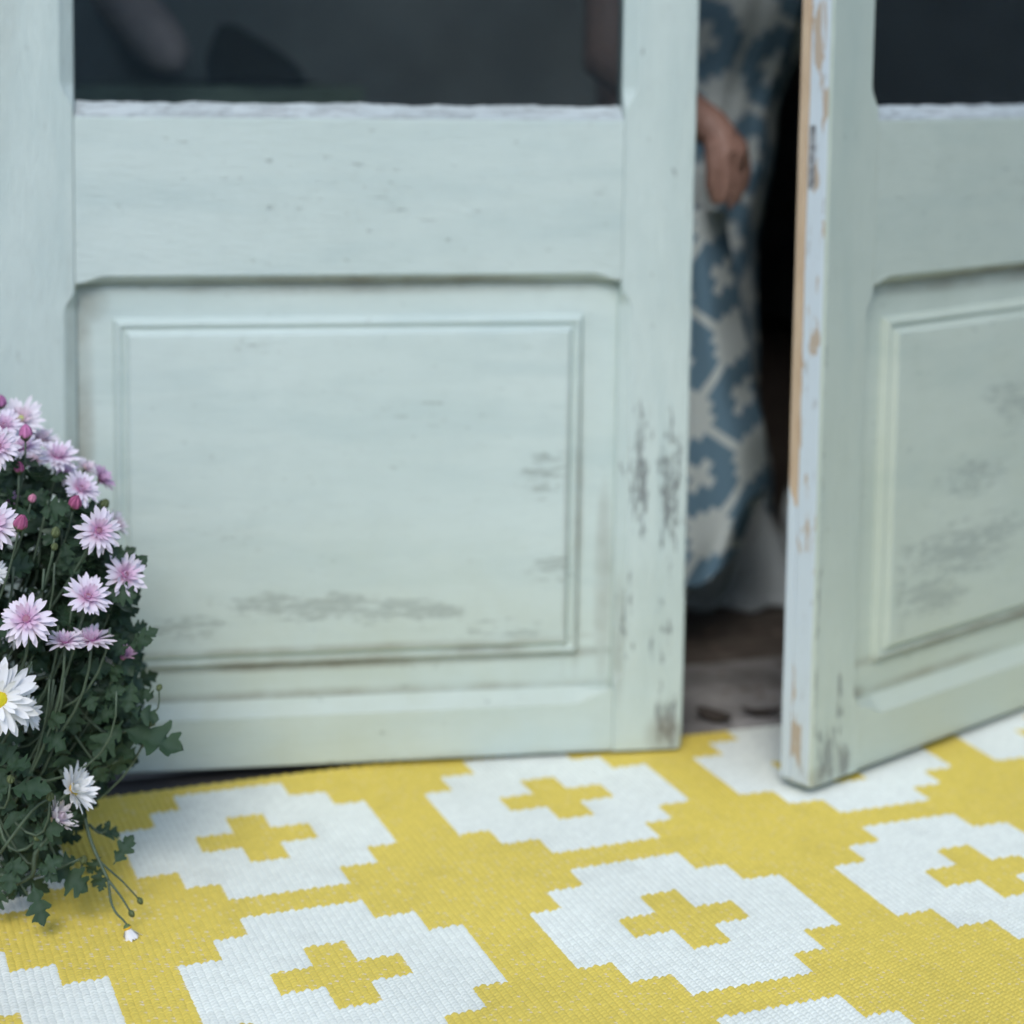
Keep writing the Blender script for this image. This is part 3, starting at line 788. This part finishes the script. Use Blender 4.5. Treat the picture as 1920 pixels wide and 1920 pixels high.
plant = empty('chrysanthemum', PC + Vector((0, 0, 0.168)))
tag(plant, 'bushy chrysanthemum with lilac pink and white flowers beside the door', 'plant')
PB = plant.location.copy()
petm = attr_mat('petal_mat', 0.6, 0.25, 0.25)
leafm = attr_mat('leaf_mat', 0.5, 0.12, 0.35, (220, 0.5))
stemm = simple('stem_mat', (0.070, 0.108, 0.066), 0.6, 80, 0.3)
discm = attr_mat('disc_mat', 0.8, 0.0, 0.2, (500, 0.8))

def setcol(m, cols):
    ca = m.color_attributes.new('Col', 'FLOAT_COLOR', 'POINT')
    ca.data.foreach_set('color', np.array([(*c, 1) for c in cols], np.float32).ravel())

def petal_geo(r, kind, whorl, curl):
    """unit petal along +x from 0 to 1"""
    vs_, cs = [], []
    n = 7
    tip = {'pink': (0.80, 0.74, 0.82), 'white': (0.84, 0.85, 0.86), 'blush': (0.82, 0.78, 0.82), 'mauve': (0.66, 0.46, 0.64)}[kind]
    root_ = {'pink': (0.66, 0.40, 0.58), 'white': (0.78, 0.79, 0.76), 'blush': (0.70, 0.52, 0.62), 'mauve': (0.42, 0.16, 0.34)}[kind]
    if whorl == 2 and kind in ('pink', 'blush'): tip = tuple(0.45 * a + 0.55 * b for a, b in zip(tip, root_))
    for i in range(n):
        s = i / (n - 1)
        w = 0.098 * (0.35 + 0.65 * math.sin(math.pi * min(1.0, 0.18 + 0.62 * s))) * (1.0 if s < 0.8 else math.sqrt(max(0.03, 1 - ((s - 0.8) / 0.2) ** 2)))
        z = curl * s * s
        for k in (-1, 0, 1):
            vs_.append((s, k * w, z + (0.030 if k else 0.0) * (1 - 0.3 * s)))
            f = smooth01((s - 0.05) / 0.6)
            cs.append(tuple(root_[q] * (1 - f) + tip[q] * f for q in range(3)))
    fs = [(i * 3 + k, (i + 1) * 3 + k, (i + 1) * 3 + k + 1, i * 3 + k + 1) for i in range(n - 1) for k in (0, 1)]
    return vs_, fs, cs
PM = {}
def petal_mesh(kind, whorl, var):
    key = (kind, whorl, var)
    if key not in PM:
        r = random.Random(hash(kind) % 7 + whorl * 10 + var)
        r = random.Random(len(PM) + 50)
        vs_, fs, cs = petal_geo(1, kind, whorl, r.uniform(-0.22, 0.10) if whorl < 2 else r.uniform(0.05, 0.25))
        m = me('petal', vs_, fs, True); setcol(m, cs); m.materials.append(petm); PM[key] = m
    return PM[key]

def frame(nrm, spin):
    z = Vector(nrm).normalized(); x = z.orthogonal().normalized(); x = Quaternion(z, spin) @ x; y = z.cross(x)
    return Matrix((x, y, z)).transposed().to_4x4()

def cam_dir(rx, tc_, up):
    """direction given as right / towards the camera / up"""
    return Vector((rx, -tc_, up)).normalized()

def flower(px, py, rad_px, kind, nrm, Y, split=False, openness=0.0, droop=0.0, halfset=None, label=None):
    c = at(px, py, Y); rad = rad_px / F * Y
    fm = Matrix.Translation(c - PB) @ frame(nrm, rnd.uniform(0, 6.28))
    # centre of the flower with its green cup: the part that carries the petals
    mb = MB()
    dr_ = rad * (0.24 if kind == 'white' else 0.17)
    prof = [(0.16 * rad, -0.10 * rad), (0.20 * rad, -0.02 * rad), (dr_, 0.03 * rad), (dr_ * 0.95, 0.10 * rad), (dr_ * 0.6, 0.16 * rad), (0.01 * rad, 0.18 * rad)]
    prof = [(0.05 * rad, -0.17 * rad)] + prof
    mb.loops([[(r * math.cos(q), r * math.sin(q), z) for q in [2 * math.pi * k / 12 for k in range(12)]] for r, z in prof])
    m = me('flower', mb.v, mb.f, True)
    cc = (0.70, 0.42, 0.03) if kind == 'white' else ((0.40, 0.14, 0.30) if kind in ('pink', 'mauve') else (0.62, 0.50, 0.30))
    setcol(m, [((0.10, 0.15, 0.06) if v[2] < 0 else (cc if (v[2] < 0.15 * rad) else (cc[0] * 0.8, cc[1] * 1.15, cc[2] * 0.7))) for v in mb.v])
    fo = obj('flower', m, discm, plant)
    fo.matrix_local = fm
    if label: fo['label'] = label
    whorls = [(0, 19, 1.0, 0.02), (1, 17, 0.88, 0.22), (2, 13, 0.58, 0.65)]
    if kind != 'white': whorls.append((2, 8, 0.34, 1.15))
    mv, mf, mc = [], [], []
    for w, cnt, ln, tilt in whorls:
        for k in range(cnt):
            az = 2 * math.pi * (k + rnd.uniform(-0.32, 0.32)) / cnt
            t_ = tilt + openness + rnd.uniform(-0.13, 0.13) - (droop if w == 0 else droop * 0.5)
            L = rad * ln * rnd.uniform(0.84, 1.06)
            if w == 0 and rnd.random() < 0.05: continue
            mt = Matrix.Rotation(az, 4, 'Z') @ Matrix.Translation((0.10 * rad, 0, 0.02 * rad * (w + 1))) @ Matrix.Rotation(-t_, 4, 'Y') @ Matrix.Rotation(rnd.uniform(-0.35, 0.35), 4, 'X') @ Matrix.Diagonal((L * 0.92, L * 0.92 * (1.15 if w == 0 else 1.25), L * 0.92, 1))
            msh = petal_mesh(kind, w, rnd.randrange(5))
            if split:
                po = bpy.data.objects.new('petal', msh); C.objects.link(po); po.parent = fo; po.matrix_local = mt
            else:
                n = len(mv)
                mv += [mt @ v.co for v in msh.vertices]; mf += [tuple(n + q for q in p.vertices) for p in msh.polygons]
                cb = np.zeros(len(msh.vertices) * 4, np.float32); msh.color_attributes['Col'].data.foreach_get('color', cb); mc += [tuple(x[:3]) for x in cb.reshape(-1, 4)]
    if not split:
        m = me('corolla', mv, mf, True); setcol(m, mc); obj('corolla', m, petm, fo)
    return c, Vector(nrm).normalized(), rad

def stem_to(c, nrm, rad, drop=0.16, r=0.0016):
    a = c - nrm * rad * 0.14
    inward = (PB - c); inward.z = 0
    b = a - nrm * 0.05 + Vector((0, 0, -0.03))
    e = a + Vector((inward.x * 0.28, inward.y * 0.28, -drop))
    e.z = max(e.z, 0.09 + 0.1 * rnd.random())
    base = PB + Vector((inward.x * -0.10, inward.y * -0.10, 0))
    pts = bez(a, b, e, 7) + bez(e, e * 0.4 + base * 0.6 + Vector((0, 0, 0.02)), base, 5)[1:]
    mb = MB(); mb.tube([p - PB for p in pts], [r * 0.95] * 6 + [r * 1.3] * (len(pts) - 6), 6)
    mb.build('stem', stemm, plant, smooth=True)

U = cam_dir
FL = [  # px, py, radius px, kind, normal, Y, split, openness, droop
    (38, 786, 47, 'blush', U(0.35, 0.75, 0.55), 1.97, False, 0.15, 0.0),
    (44, 842, 42, 'pink', U(0.15, 0.35, 0.95), 1.90, False, 0.25, 0.0),
    (-4, 838, 46, 'pink', U(0.3, 0.7, 0.4), 1.85, False, 0.05, 0.1),
    (108, 858, 44, 'pink', U(0.25, 0.40, 0.85), 1.93, False, 0.20, 0.0),
    (150, 917, 42, 'pink', U(0.55, 0.55, 0.65), 1.91, False, 0.20, 0.0),
    (188, 900, 34, 'mauve', U(0.80, 0.10, 0.60), 1.97, False, 0.40, 0.0),
    (184, 995, 50, 'pink', U(0.50, 0.75, 0.35), 1.83, True, 0.05, 0.05),
    (216, 985, 34, 'blush', U(0.85, 0.0, 0.5), 2.00, False, 0.3, 0.0),
    (233, 1078, 48, 'pink', U(0.65, 0.60, 0.45), 1.85, True, 0.10, 0.0),
    (164, 1120, 48, 'pink', U(0.35, 0.62, 0.70), 1.81, True, 0.15, 0.0),
    (-12, 985, 52, 'pink', U(0.25, 0.85, 0.45), 1.79, False, 0.0, 0.1),
    (-14, 1075, 30, 'white', U(0.4, 0.8, 0.3), 1.80, False, 0.0, 0.0),
    (50, 1162, 56, 'pink', U(0.05, 0.80, 0.55), 1.77, True, 0.0, 0.18),
    (122, 1206, 40, 'pink', U(0.05, 0.18, 0.98), 1.80, True, 0.18, 0.0),
    (172, 1202, 46, 'pink', U(0.10, 0.15, 0.98), 1.82, True, 0.15, 0.0),
    (198, 1248, 34, 'white', U(0.35, -0.35, 0.75), 1.88, False, 0.1, 0.0),
    (-2, 1312, 80, 'white', U(0.35, 0.85, 0.30), 1.76, True, 0.0, 0.12),
    (48, 1335, 42, 'white', U(0.75, 0.35, 0.35), 1.79, False, 0.1, 0.0),
    (135, 1482, 58, 'white', U(0.80, 0.25, 0.45), 1.81, False, 0.35, -0.1),
    (100, 1540, 48, 'blush', U(0.75, 0.05, 0.55), 1.80, False, 0.55, -0.2),
    (28, 1178, 40, 'white', U(0.3, 0.2, 0.3), 1.84, False, -0.1, 0.3),
    (8, 940, 30, 'mauve', U(0.3, 0.5, 0.8), 1.90, False, 0.5, 0.0),
    (76, 826, 38, 'blush', U(0.35, 0.2, 0.9), 1.99, False, 0.25, 0.0),
    (8, 800, 40, 'pink', U(0.2, 0.5, 0.8), 1.93, False, 0.2, 0.0),
    (120, 890, 34, 'pink', U(0.4, 0.5, 0.7), 1.96, False, 0.3, 0.0),
    (62, 868, 36, 'blush', U(0.1, 0.3, 0.9), 1.95, False, 0.3, 0.0),
    (160, 880, 30, 'blush', U(0.6, 0.1, 0.8), 2.0, False, 0.3, 0.0),
]
for px, py, rp, kind, nr, Y, sp, op, dp in FL:
    c, n_, rr = flower(px, py, rp, kind, nr, Y, sp, op, dp)
    stem_to(c, n_, rr, rnd.uniform(0.10, 0.2))

def bud(px, py, rp, col, nrm, Y, stem=True):
    c = at(px, py, Y); rad = rp / F * Y
    mb = MB(); loops = []
    for i in range(8):
        s = i / 7; r = rad * math.sin(math.pi * (0.08 + 0.84 * s)) * (1.0 if s < 0.5 else 0.95)
        loops.append([(r * math.cos(q) * (1 + 0.16 * math.cos(7 * q + 2 * s) * s), r * math.sin(q) * (1 + 0.16 * math.cos(7 * q + 2 * s) * s), (s - 0.45) * rad * 2.5 + 0.25 * rad * math.cos(7 * q) * (s > 0.7)) for q in [2 * math.pi * k / 24 for k in range(24)]])
    mb.loops(loops)
    m = me('bud', mb.v, mb.f, True)
    setcol(m, [((0.07, 0.10, 0.045) if v[2] < -0.30 * rad + 0.25 * rad * (k % 5 == 0) else (tuple(x * 1.25 + 0.03 for x in col) if k % 4 == 0 else tuple(x * 0.8 for x in col))) for k, v in enumerate(mb.v)])
    o = obj('bud', m, discm, plant); o.matrix_local = Matrix.Translation(c - PB) @ frame(nrm, rnd.random() * 6)
    if stem: stem_to(c, Vector(nrm).normalized(), rad * 4, 0.12, 0.0013)
MG = (0.34, 0.09, 0.19); GB = (0.10, 0.13, 0.055)
for px, py, rp, col, Y in ((38, 983, 14, MG, 1.79), (140, 945, 13, MG, 1.86), (48, 814, 13, (0.5, 0.18, 0.36), 1.88), (36, 880, 10, MG, 1.87), (2, 756, 11, (0.36, 0.14, 0.30), 1.95), (60, 936, 8, (0.5, 0.2, 0.3), 1.86),
                           (104, 1000, 9, GB, 1.82), (196, 946, 9, GB, 1.92), (102, 1026, 7, GB, 1.82), (20, 1462, 8, GB, 1.78), (94, 1495, 8, GB, 1.78), (215, 1120, 9, (0.4, 0.36, 0.22), 1.87), (284, 1355, 8, GB, 1.86), (156, 1614, 8, GB, 1.83), (70, 1570, 8, GB, 1.8)):
    bud(px, py, rp, col, U(rnd.uniform(0, 0.5), rnd.uniform(0.1, 0.5), 0.9), Y)
# a half-open flower at the side of the bush
c, n_, rr = flower(230, 1233, 30, 'mauve', U(0.45, 0.35, 0.6), 1.86, False, 0.85, -0.3)
stem_to(c, n_, rr, 0.12)

# leaves: lobed chrysanthemum outline
def leaf_mesh(var):
    r = random.Random(100 + var)
    half = [(0.0, 0.015), (0.12, 0.02), (0.20, 0.09), (0.25, 0.17), (0.31, 0.215), (0.365, 0.20), (0.385, 0.14), (0.43, 0.105), (0.48, 0.17), (0.52, 0.27), (0.58, 0.325), (0.635, 0.305), (0.655, 0.23), (0.665, 0.16), (0.70, 0.14), (0.75, 0.20), (0.805, 0.225), (0.85, 0.19), (0.87, 0.13), (0.92, 0.10), (0.965, 0.06), (1.0, 0.0)]
    half = [(x + r.uniform(-0.015, 0.015) * (0 < x < 1), y * r.uniform(0.82, 1.15)) for x, y in half]
    vs_, cs = [], []
    bend = r.uniform(-0.35, 0.1); fold = r.uniform(0.15, 0.5)
    def pt(x, y): return (x, y, bend * x * x + fold * abs(y) - 0.25 * y * y + 0.03 * math.sin(14 * x + 9 * y))
    n = len(half)
    for x, y in half: vs_.append(pt(x, 0)); cs.append((0.040, 0.075, 0.045))
    for s in (1, -1):
        for x, y in half: vs_.append(pt(x + 0.02, y * s * 0.5)); cs.append((0.028, 0.062, 0.031))
        for x, y in half: vs_.append(pt(x + 0.05 * (y > 0.2), y * s)); cs.append((0.035, 0.074, 0.036))
    fs = []
    for si in range(2):
        o1 = n * (1 + 2 * si); o2 = o1 + n
        for i in range(n - 1):
            q = [(i, i + 1, o1 + i + 1, o1 + i), (o1 + i, o1 + i + 1, o2 + i + 1, o2 + i)]
            fs += q if si else [tuple(reversed(z)) for z in q]
    m = me('leaf', vs_, fs, True); setcol(m, cs); m.materials.append(leafm)
    return m
LM = [leaf_mesh(i) for i in range(6)]

def leaf_matrix(p, d, upish, ln):
    x = Vector(d).normalized(); z = Vector(upish) - x * Vector(upish).dot(x)
    if z.length < 1e-4: z = x.orthogonal()
    z.normalize(); y = z.cross(x)
    return Matrix.Translation(p - PB) @ Matrix((x, y, z)).transposed().to_4x4() @ Matrix.Diagonal((ln, ln, ln, 1))
def leaf(p, d, upish, ln, var=None):
    o = bpy.data.objects.new('leaf', LM[rnd.randrange(6) if var is None else var]); C.objects.link(o)
    o.parent = plant; o.matrix_local = leaf_matrix(p, d, upish, ln); return o

def leaf_px(px0, py0, px1, py1, Y, dY=0.0, face=(0, -1, 0.6)):
    a = at(px0, py0, Y); b_ = at(px1, py1, Y + dY); return leaf(a, b_ - a, Vector(face), (b_ - a).length)
# the leaves that stand out from the bush
for a_ in ((222, 1368, 342, 1402, 1.86, -0.02, (0.1, -0.5, 1)), (228, 1382, 222, 1460, 1.86, 0, (0.4, -1, 0.2)), (240, 1370, 290, 1330, 1.87, 0.02, (0, -1, 0.6)), (262, 1372, 252, 1338, 1.87, 0, (0.2, -1, 0)),
           (232, 1350, 180, 1420, 1.85, 0, (0, -1, 0.4)), (236, 1185, 276, 1172, 1.89, 0.01, (0, -0.8, 0.6)), (238, 1190, 272, 1198, 1.89, 0, (0, -0.6, 1)), (240, 1195, 258, 1224, 1.89, 0, (0.5, -1, 0)), (228, 1160, 258, 1140, 1.9, 0, (0, -1, 0.5)),
           (62, 1655, 82, 1736, 1.79, -0.02, (0, -1, 0.1)), (66, 1640, 118, 1608, 1.79, 0, (0, -1, 0.6)), (70, 1625, 108, 1652, 1.79, 0, (0, -0.8, 0.7)), (100, 1618, 168, 1672, 1.82, -0.02, (0, -1, 0.4)), (150, 1615, 104, 1613, 1.83, -0.01, (0, -1, 0.6)),
           (190, 1606, 160, 1640, 1.83, 0, (0, -1, 0.2)), (194, 1622, 176, 1664, 1.83, -0.01, (0.2, -1, 0)), (200, 1640, 186, 1672, 1.82, -0.01, (0, -1, 0.3)), (212, 1622, 250, 1568, 1.82, 0.01, (0.3, -1, 0.4)), (170, 1555, 220, 1570, 1.86, 0.02, (0, -0.6, 1)), (196, 1560, 204, 1540, 1.86, 0, (0, -1, 0)),
           (0, 1640, -6, 1706, 1.80, 0, (0, -1, 0)), (8, 1655, 26, 1690, 1.80, 0, (0.4, -1, 0)), (28, 1660, 52, 1680, 1.81, 0, (0.2, -1, 0.6)), (18, 1480, 84, 1470, 1.77, -0.02, (0, -0.7, 0.9)), (10, 1438, 56, 1434, 1.77, -0.02, (0, -0.6, 1)),
           (140, 1510, 152, 1548, 1.83, 0, (0.5, -1, 0)), (130, 1555, 158, 1543, 1.83, 0, (0, -0.5, 1)), (88, 1360, 112, 1345, 1.80, -0.02, (0, -1, 0.3)), (170, 1420, 196, 1470, 1.84, 0, (0.2, -1, 0)), (205, 1300, 246, 1330, 1.87, 0, (0.3, -1, 0.3)), (214, 1260, 262, 1244, 1.88, 0, (0.2, -1, 0.5))):
    leaf_px(*a_)
# trailing shoots
def shoot(pts, Y, r=0.0016, dY=0):
    mb = MB(); k = len(pts); P3_ = [at(x, y, Y + dY * i / (k - 1)) - PB for i, (x, y) in enumerate(pts)]
    sm_ = []
    for i in range(k - 1):
        p0, p1, p2, p3 = P3_[max(0, i - 1)], P3_[i], P3_[i + 1], P3_[min(k - 1, i + 2)]
        for t in (0, 0.34, 0.67): sm_.append(0.5 * ((2 * p1) + (p2 - p0) * t + (2 * p0 - 5 * p1 + 4 * p2 - p3) * t * t + (3 * p1 - p0 - 3 * p2 + p3) * t ** 3))
    sm_.append(P3_[-1]); mb.tube(sm_, [r * (1 - 0.45 * i / len(sm_)) for i in range(len(sm_))], 6); mb.build('stem', stemm, plant, smooth=True)
shoot([(20, 1330), (110, 1440), (152, 1515), (168, 1570), (185, 1612), (203, 1650)], 1.86, 0.0026, -0.05)
shoot([(203, 1650), (208, 1690), (218, 1712), (230, 1724), (238, 1734)], 1.81, 0.0016, -0.02)
shoot([(203, 1650), (226, 1680), (246, 1712)], 1.81, 0.0014, -0.01)
shoot([(187, 1615), (206, 1632), (232, 1655), (262, 1688)], 1.82, 0.0013, 0.0)
shoot([(166, 1545), (186, 1562), (200, 1558)], 1.86, 0.0015)
shoot([(20, 1660), (60, 1640), (66, 1600), (95, 1560), (110, 1500)], 1.80, 0.0028)
shoot([(60, 1645), (100, 1632), (150, 1610)], 1.81, 0.0015)
shoot([(0, 1640), (30, 1648), (52, 1678)], 1.80, 0.0016)
shoot([(120, 1300), (190, 1370), (235, 1372), (262, 1368)], 1.87, 0.0020)
shoot([(270, 1348), (296, 1328), (298, 1290)], 1.87, 0.0012)
shoot([(120, 1350), (170, 1420), (190, 1440), (222, 1425)], 1.86, 0.0016)
shoot([(0, 1600), (60, 1520), (92, 1498)], 1.79, 0.0018)
shoot([(46, 1278), (52, 1262), (60, 1240)], 1.79, 0.0016)
for px, py, Y in ((262, 1688, 1.82), (246, 1712, 1.80), (298, 1290, 1.87)):
    bud(px, py, 6, GB, U(0.5, 0.2, -0.6 if py > 1400 else 0.9), Y, stem=False)
c, n_, rr = flower(238, 1738, 36, 'white', U(0.35, 0.1, -0.85), 1.79, False, 0.9, -0.2)
# dense low skirt of leaves
for k in range(64):
    x = rnd.uniform(-30, 120); y = rnd.uniform(1370, 1640)
    if x > 150 - (y - 1400) * 0.22: continue
    a = at(x, y, rnd.uniform(1.79, 1.90)); ang_ = rnd.uniform(-2.6, 0.5)
    d_ = Vector((math.cos(ang_), rnd.uniform(-0.8, 0.2), math.sin(ang_)))
    leaf(a, d_, Vector((rnd.uniform(-0.3, 0.3), -1, rnd.uniform(0.1, 0.9))), rnd.uniform(0.024, 0.040))
# the leafy right flank, following the outline of the bush
OUT = [(880, 90), (950, 140), (1000, 185), (1100, 222), (1200, 250), (1300, 242), (1400, 232), (1480, 165), (1560, 120), (1640, 100)]
def xmax(y): return interp(y, OUT)
k = 0
while k < 105:
    y = rnd.uniform(940, 1520); x = xmax(y) - rnd.uniform(-8, 120)
    a = at(x, y, rnd.uniform(1.84, 1.95)); ang_ = rnd.uniform(-1.9, 1.1)
    leaf(a, Vector((math.cos(ang_), rnd.uniform(-0.8, 0.3), math.sin(ang_))), Vector((rnd.uniform(-0.2, 0.5), -0.9, rnd.uniform(0.2, 1.0))), rnd.uniform(0.022, 0.038)); k += 1
# filling leaves through the bush
EC = Vector((PC.x + 0.005, 1.915, 0.285)); ER = Vector((0.245, 0.155, 0.245))
def sample(rmin, rmax):
    while True:
        d = Vector((rnd.gauss(0, 1), rnd.gauss(0, 1), rnd.gauss(0, 1))).normalized()
        r = rnd.uniform(rmin ** 2, rmax ** 2) ** 0.5
        p = EC + Vector((d.x * ER.x, d.y * ER.y, d.z * ER.z)) * r
        if p.z > 0.05: return p, d
cnt = 0
while cnt < 75:
    p, d = sample(0.74, 0.96)
    if d.y > 0.45 or d.x < -0.35: continue         # the visible side
    # upper right flank is bare stems and flowers
    if d.z > 0.45 and rnd.random() < 0.6: p = EC + (p - EC) * 0.82
    dd = (d * 0.8 + Vector((rnd.uniform(-0.7, 0.7), rnd.uniform(-0.7, 0.7), rnd.uniform(-0.9, 0.5))))
    leaf(p, dd, d + Vector((0, -0.2, 0.5)), rnd.uniform(0.024, 0.042)); cnt += 1
mv, mf, mc = [], [], []
for k in range(1700):
    p, d = sample(0.30, 0.90)
    if k % 3 == 0: p, d = sample(0.70, 0.95)
    if k % 3 == 1: p, d = sample(0.25, 0.72)
    if d.z > 0.5: p = EC + (p - EC) * 0.85
    msh = LM[rnd.randrange(6)]
    mt = leaf_matrix(p, d + Vector((rnd.uniform(-1, 1), rnd.uniform(-1, 1), rnd.uniform(-0.8, 0.6))), d + Vector((0, 0, 0.6)), rnd.uniform(0.026, 0.044))
    n = len(mv); mv += [mt @ v.co for v in msh.vertices]; mf += [tuple(n + q for q in pp.vertices) for pp in msh.polygons]
    cb = np.zeros(len(msh.vertices) * 4, np.float32); msh.color_attributes['Col'].data.foreach_get('color', cb); mc += [tuple(x[:3] * 0.9) for x in cb.reshape(-1, 4)]
for k in range(620):
    y = rnd.uniform(900, 1600); x = xmax(y) - 6 - abs(rnd.gauss(0, 90))
    p = at(x, y, rnd.uniform(1.87, 2.02)); msh = LM[rnd.randrange(6)]
    mt = leaf_matrix(p, Vector((rnd.uniform(-0.6, 1), rnd.uniform(-1, 0.6), rnd.uniform(-1, 0.8))), Vector((0.2, -0.7, 0.8)), rnd.uniform(0.022, 0.038))
    n = len(mv); mv += [mt @ v.co for v in msh.vertices]; mf += [tuple(n + q for q in pp.vertices) for pp in msh.polygons]
    cb = np.zeros(len(msh.vertices) * 4, np.float32); msh.color_attributes['Col'].data.foreach_get('color', cb); mc += [tuple(x_[:3] * 0.9) for x_ in cb.reshape(-1, 4)]
m = me('inner_foliage', mv, mf, True); setcol(m, mc); o = obj('inner_foliage', m, leafm, plant); o['kind'] = 'stuff'
# the flowers on the far and left side of the bush
rnd2 = random.Random(21); k = 0
while k < 22:
    d = Vector((rnd2.gauss(-0.3, 1), rnd2.gauss(0, 1), abs(rnd2.gauss(0.4, 0.8)))).normalized()
    p = EC + Vector((d.x * ER.x, d.y * ER.y * 1.15, d.z * ER.z)) * 1.02
    w_ = p - Vector((0, 0, H)); px = CX + F * w_.dot(RT) / w_.dot(FW); py = CY - F * w_.dot(UPV) / w_.dot(FW)
    if px > -75 or d.z < 0.05: continue
    c, n_, rr = flower(px, py, rnd2.uniform(36, 50), rnd2.choice(['pink', 'pink', 'blush', 'white']), d + Vector((0, -0.1, 0.4)), p.y, False, rnd2.uniform(0, 0.2), rnd2.uniform(0, 0.1))
    stem_to(c, n_, rr, 0.12); k += 1
# bare stems rising through the upper flank
for k in range(24):
    x = rnd.uniform(0, 225); y = rnd.uniform(930, 1330)
    if x > 120 + (y - 880) * 0.33: continue
    a = at(x, y, rnd.uniform(1.80, 1.92))
    stem_to(a, Vector((rnd.uniform(-0.1, 0.3), rnd.uniform(-0.2, 0.1), 1)).normalized(), 0.002, rnd.uniform(0.08, 0.16), rnd.uniform(0.0011, 0.0016))
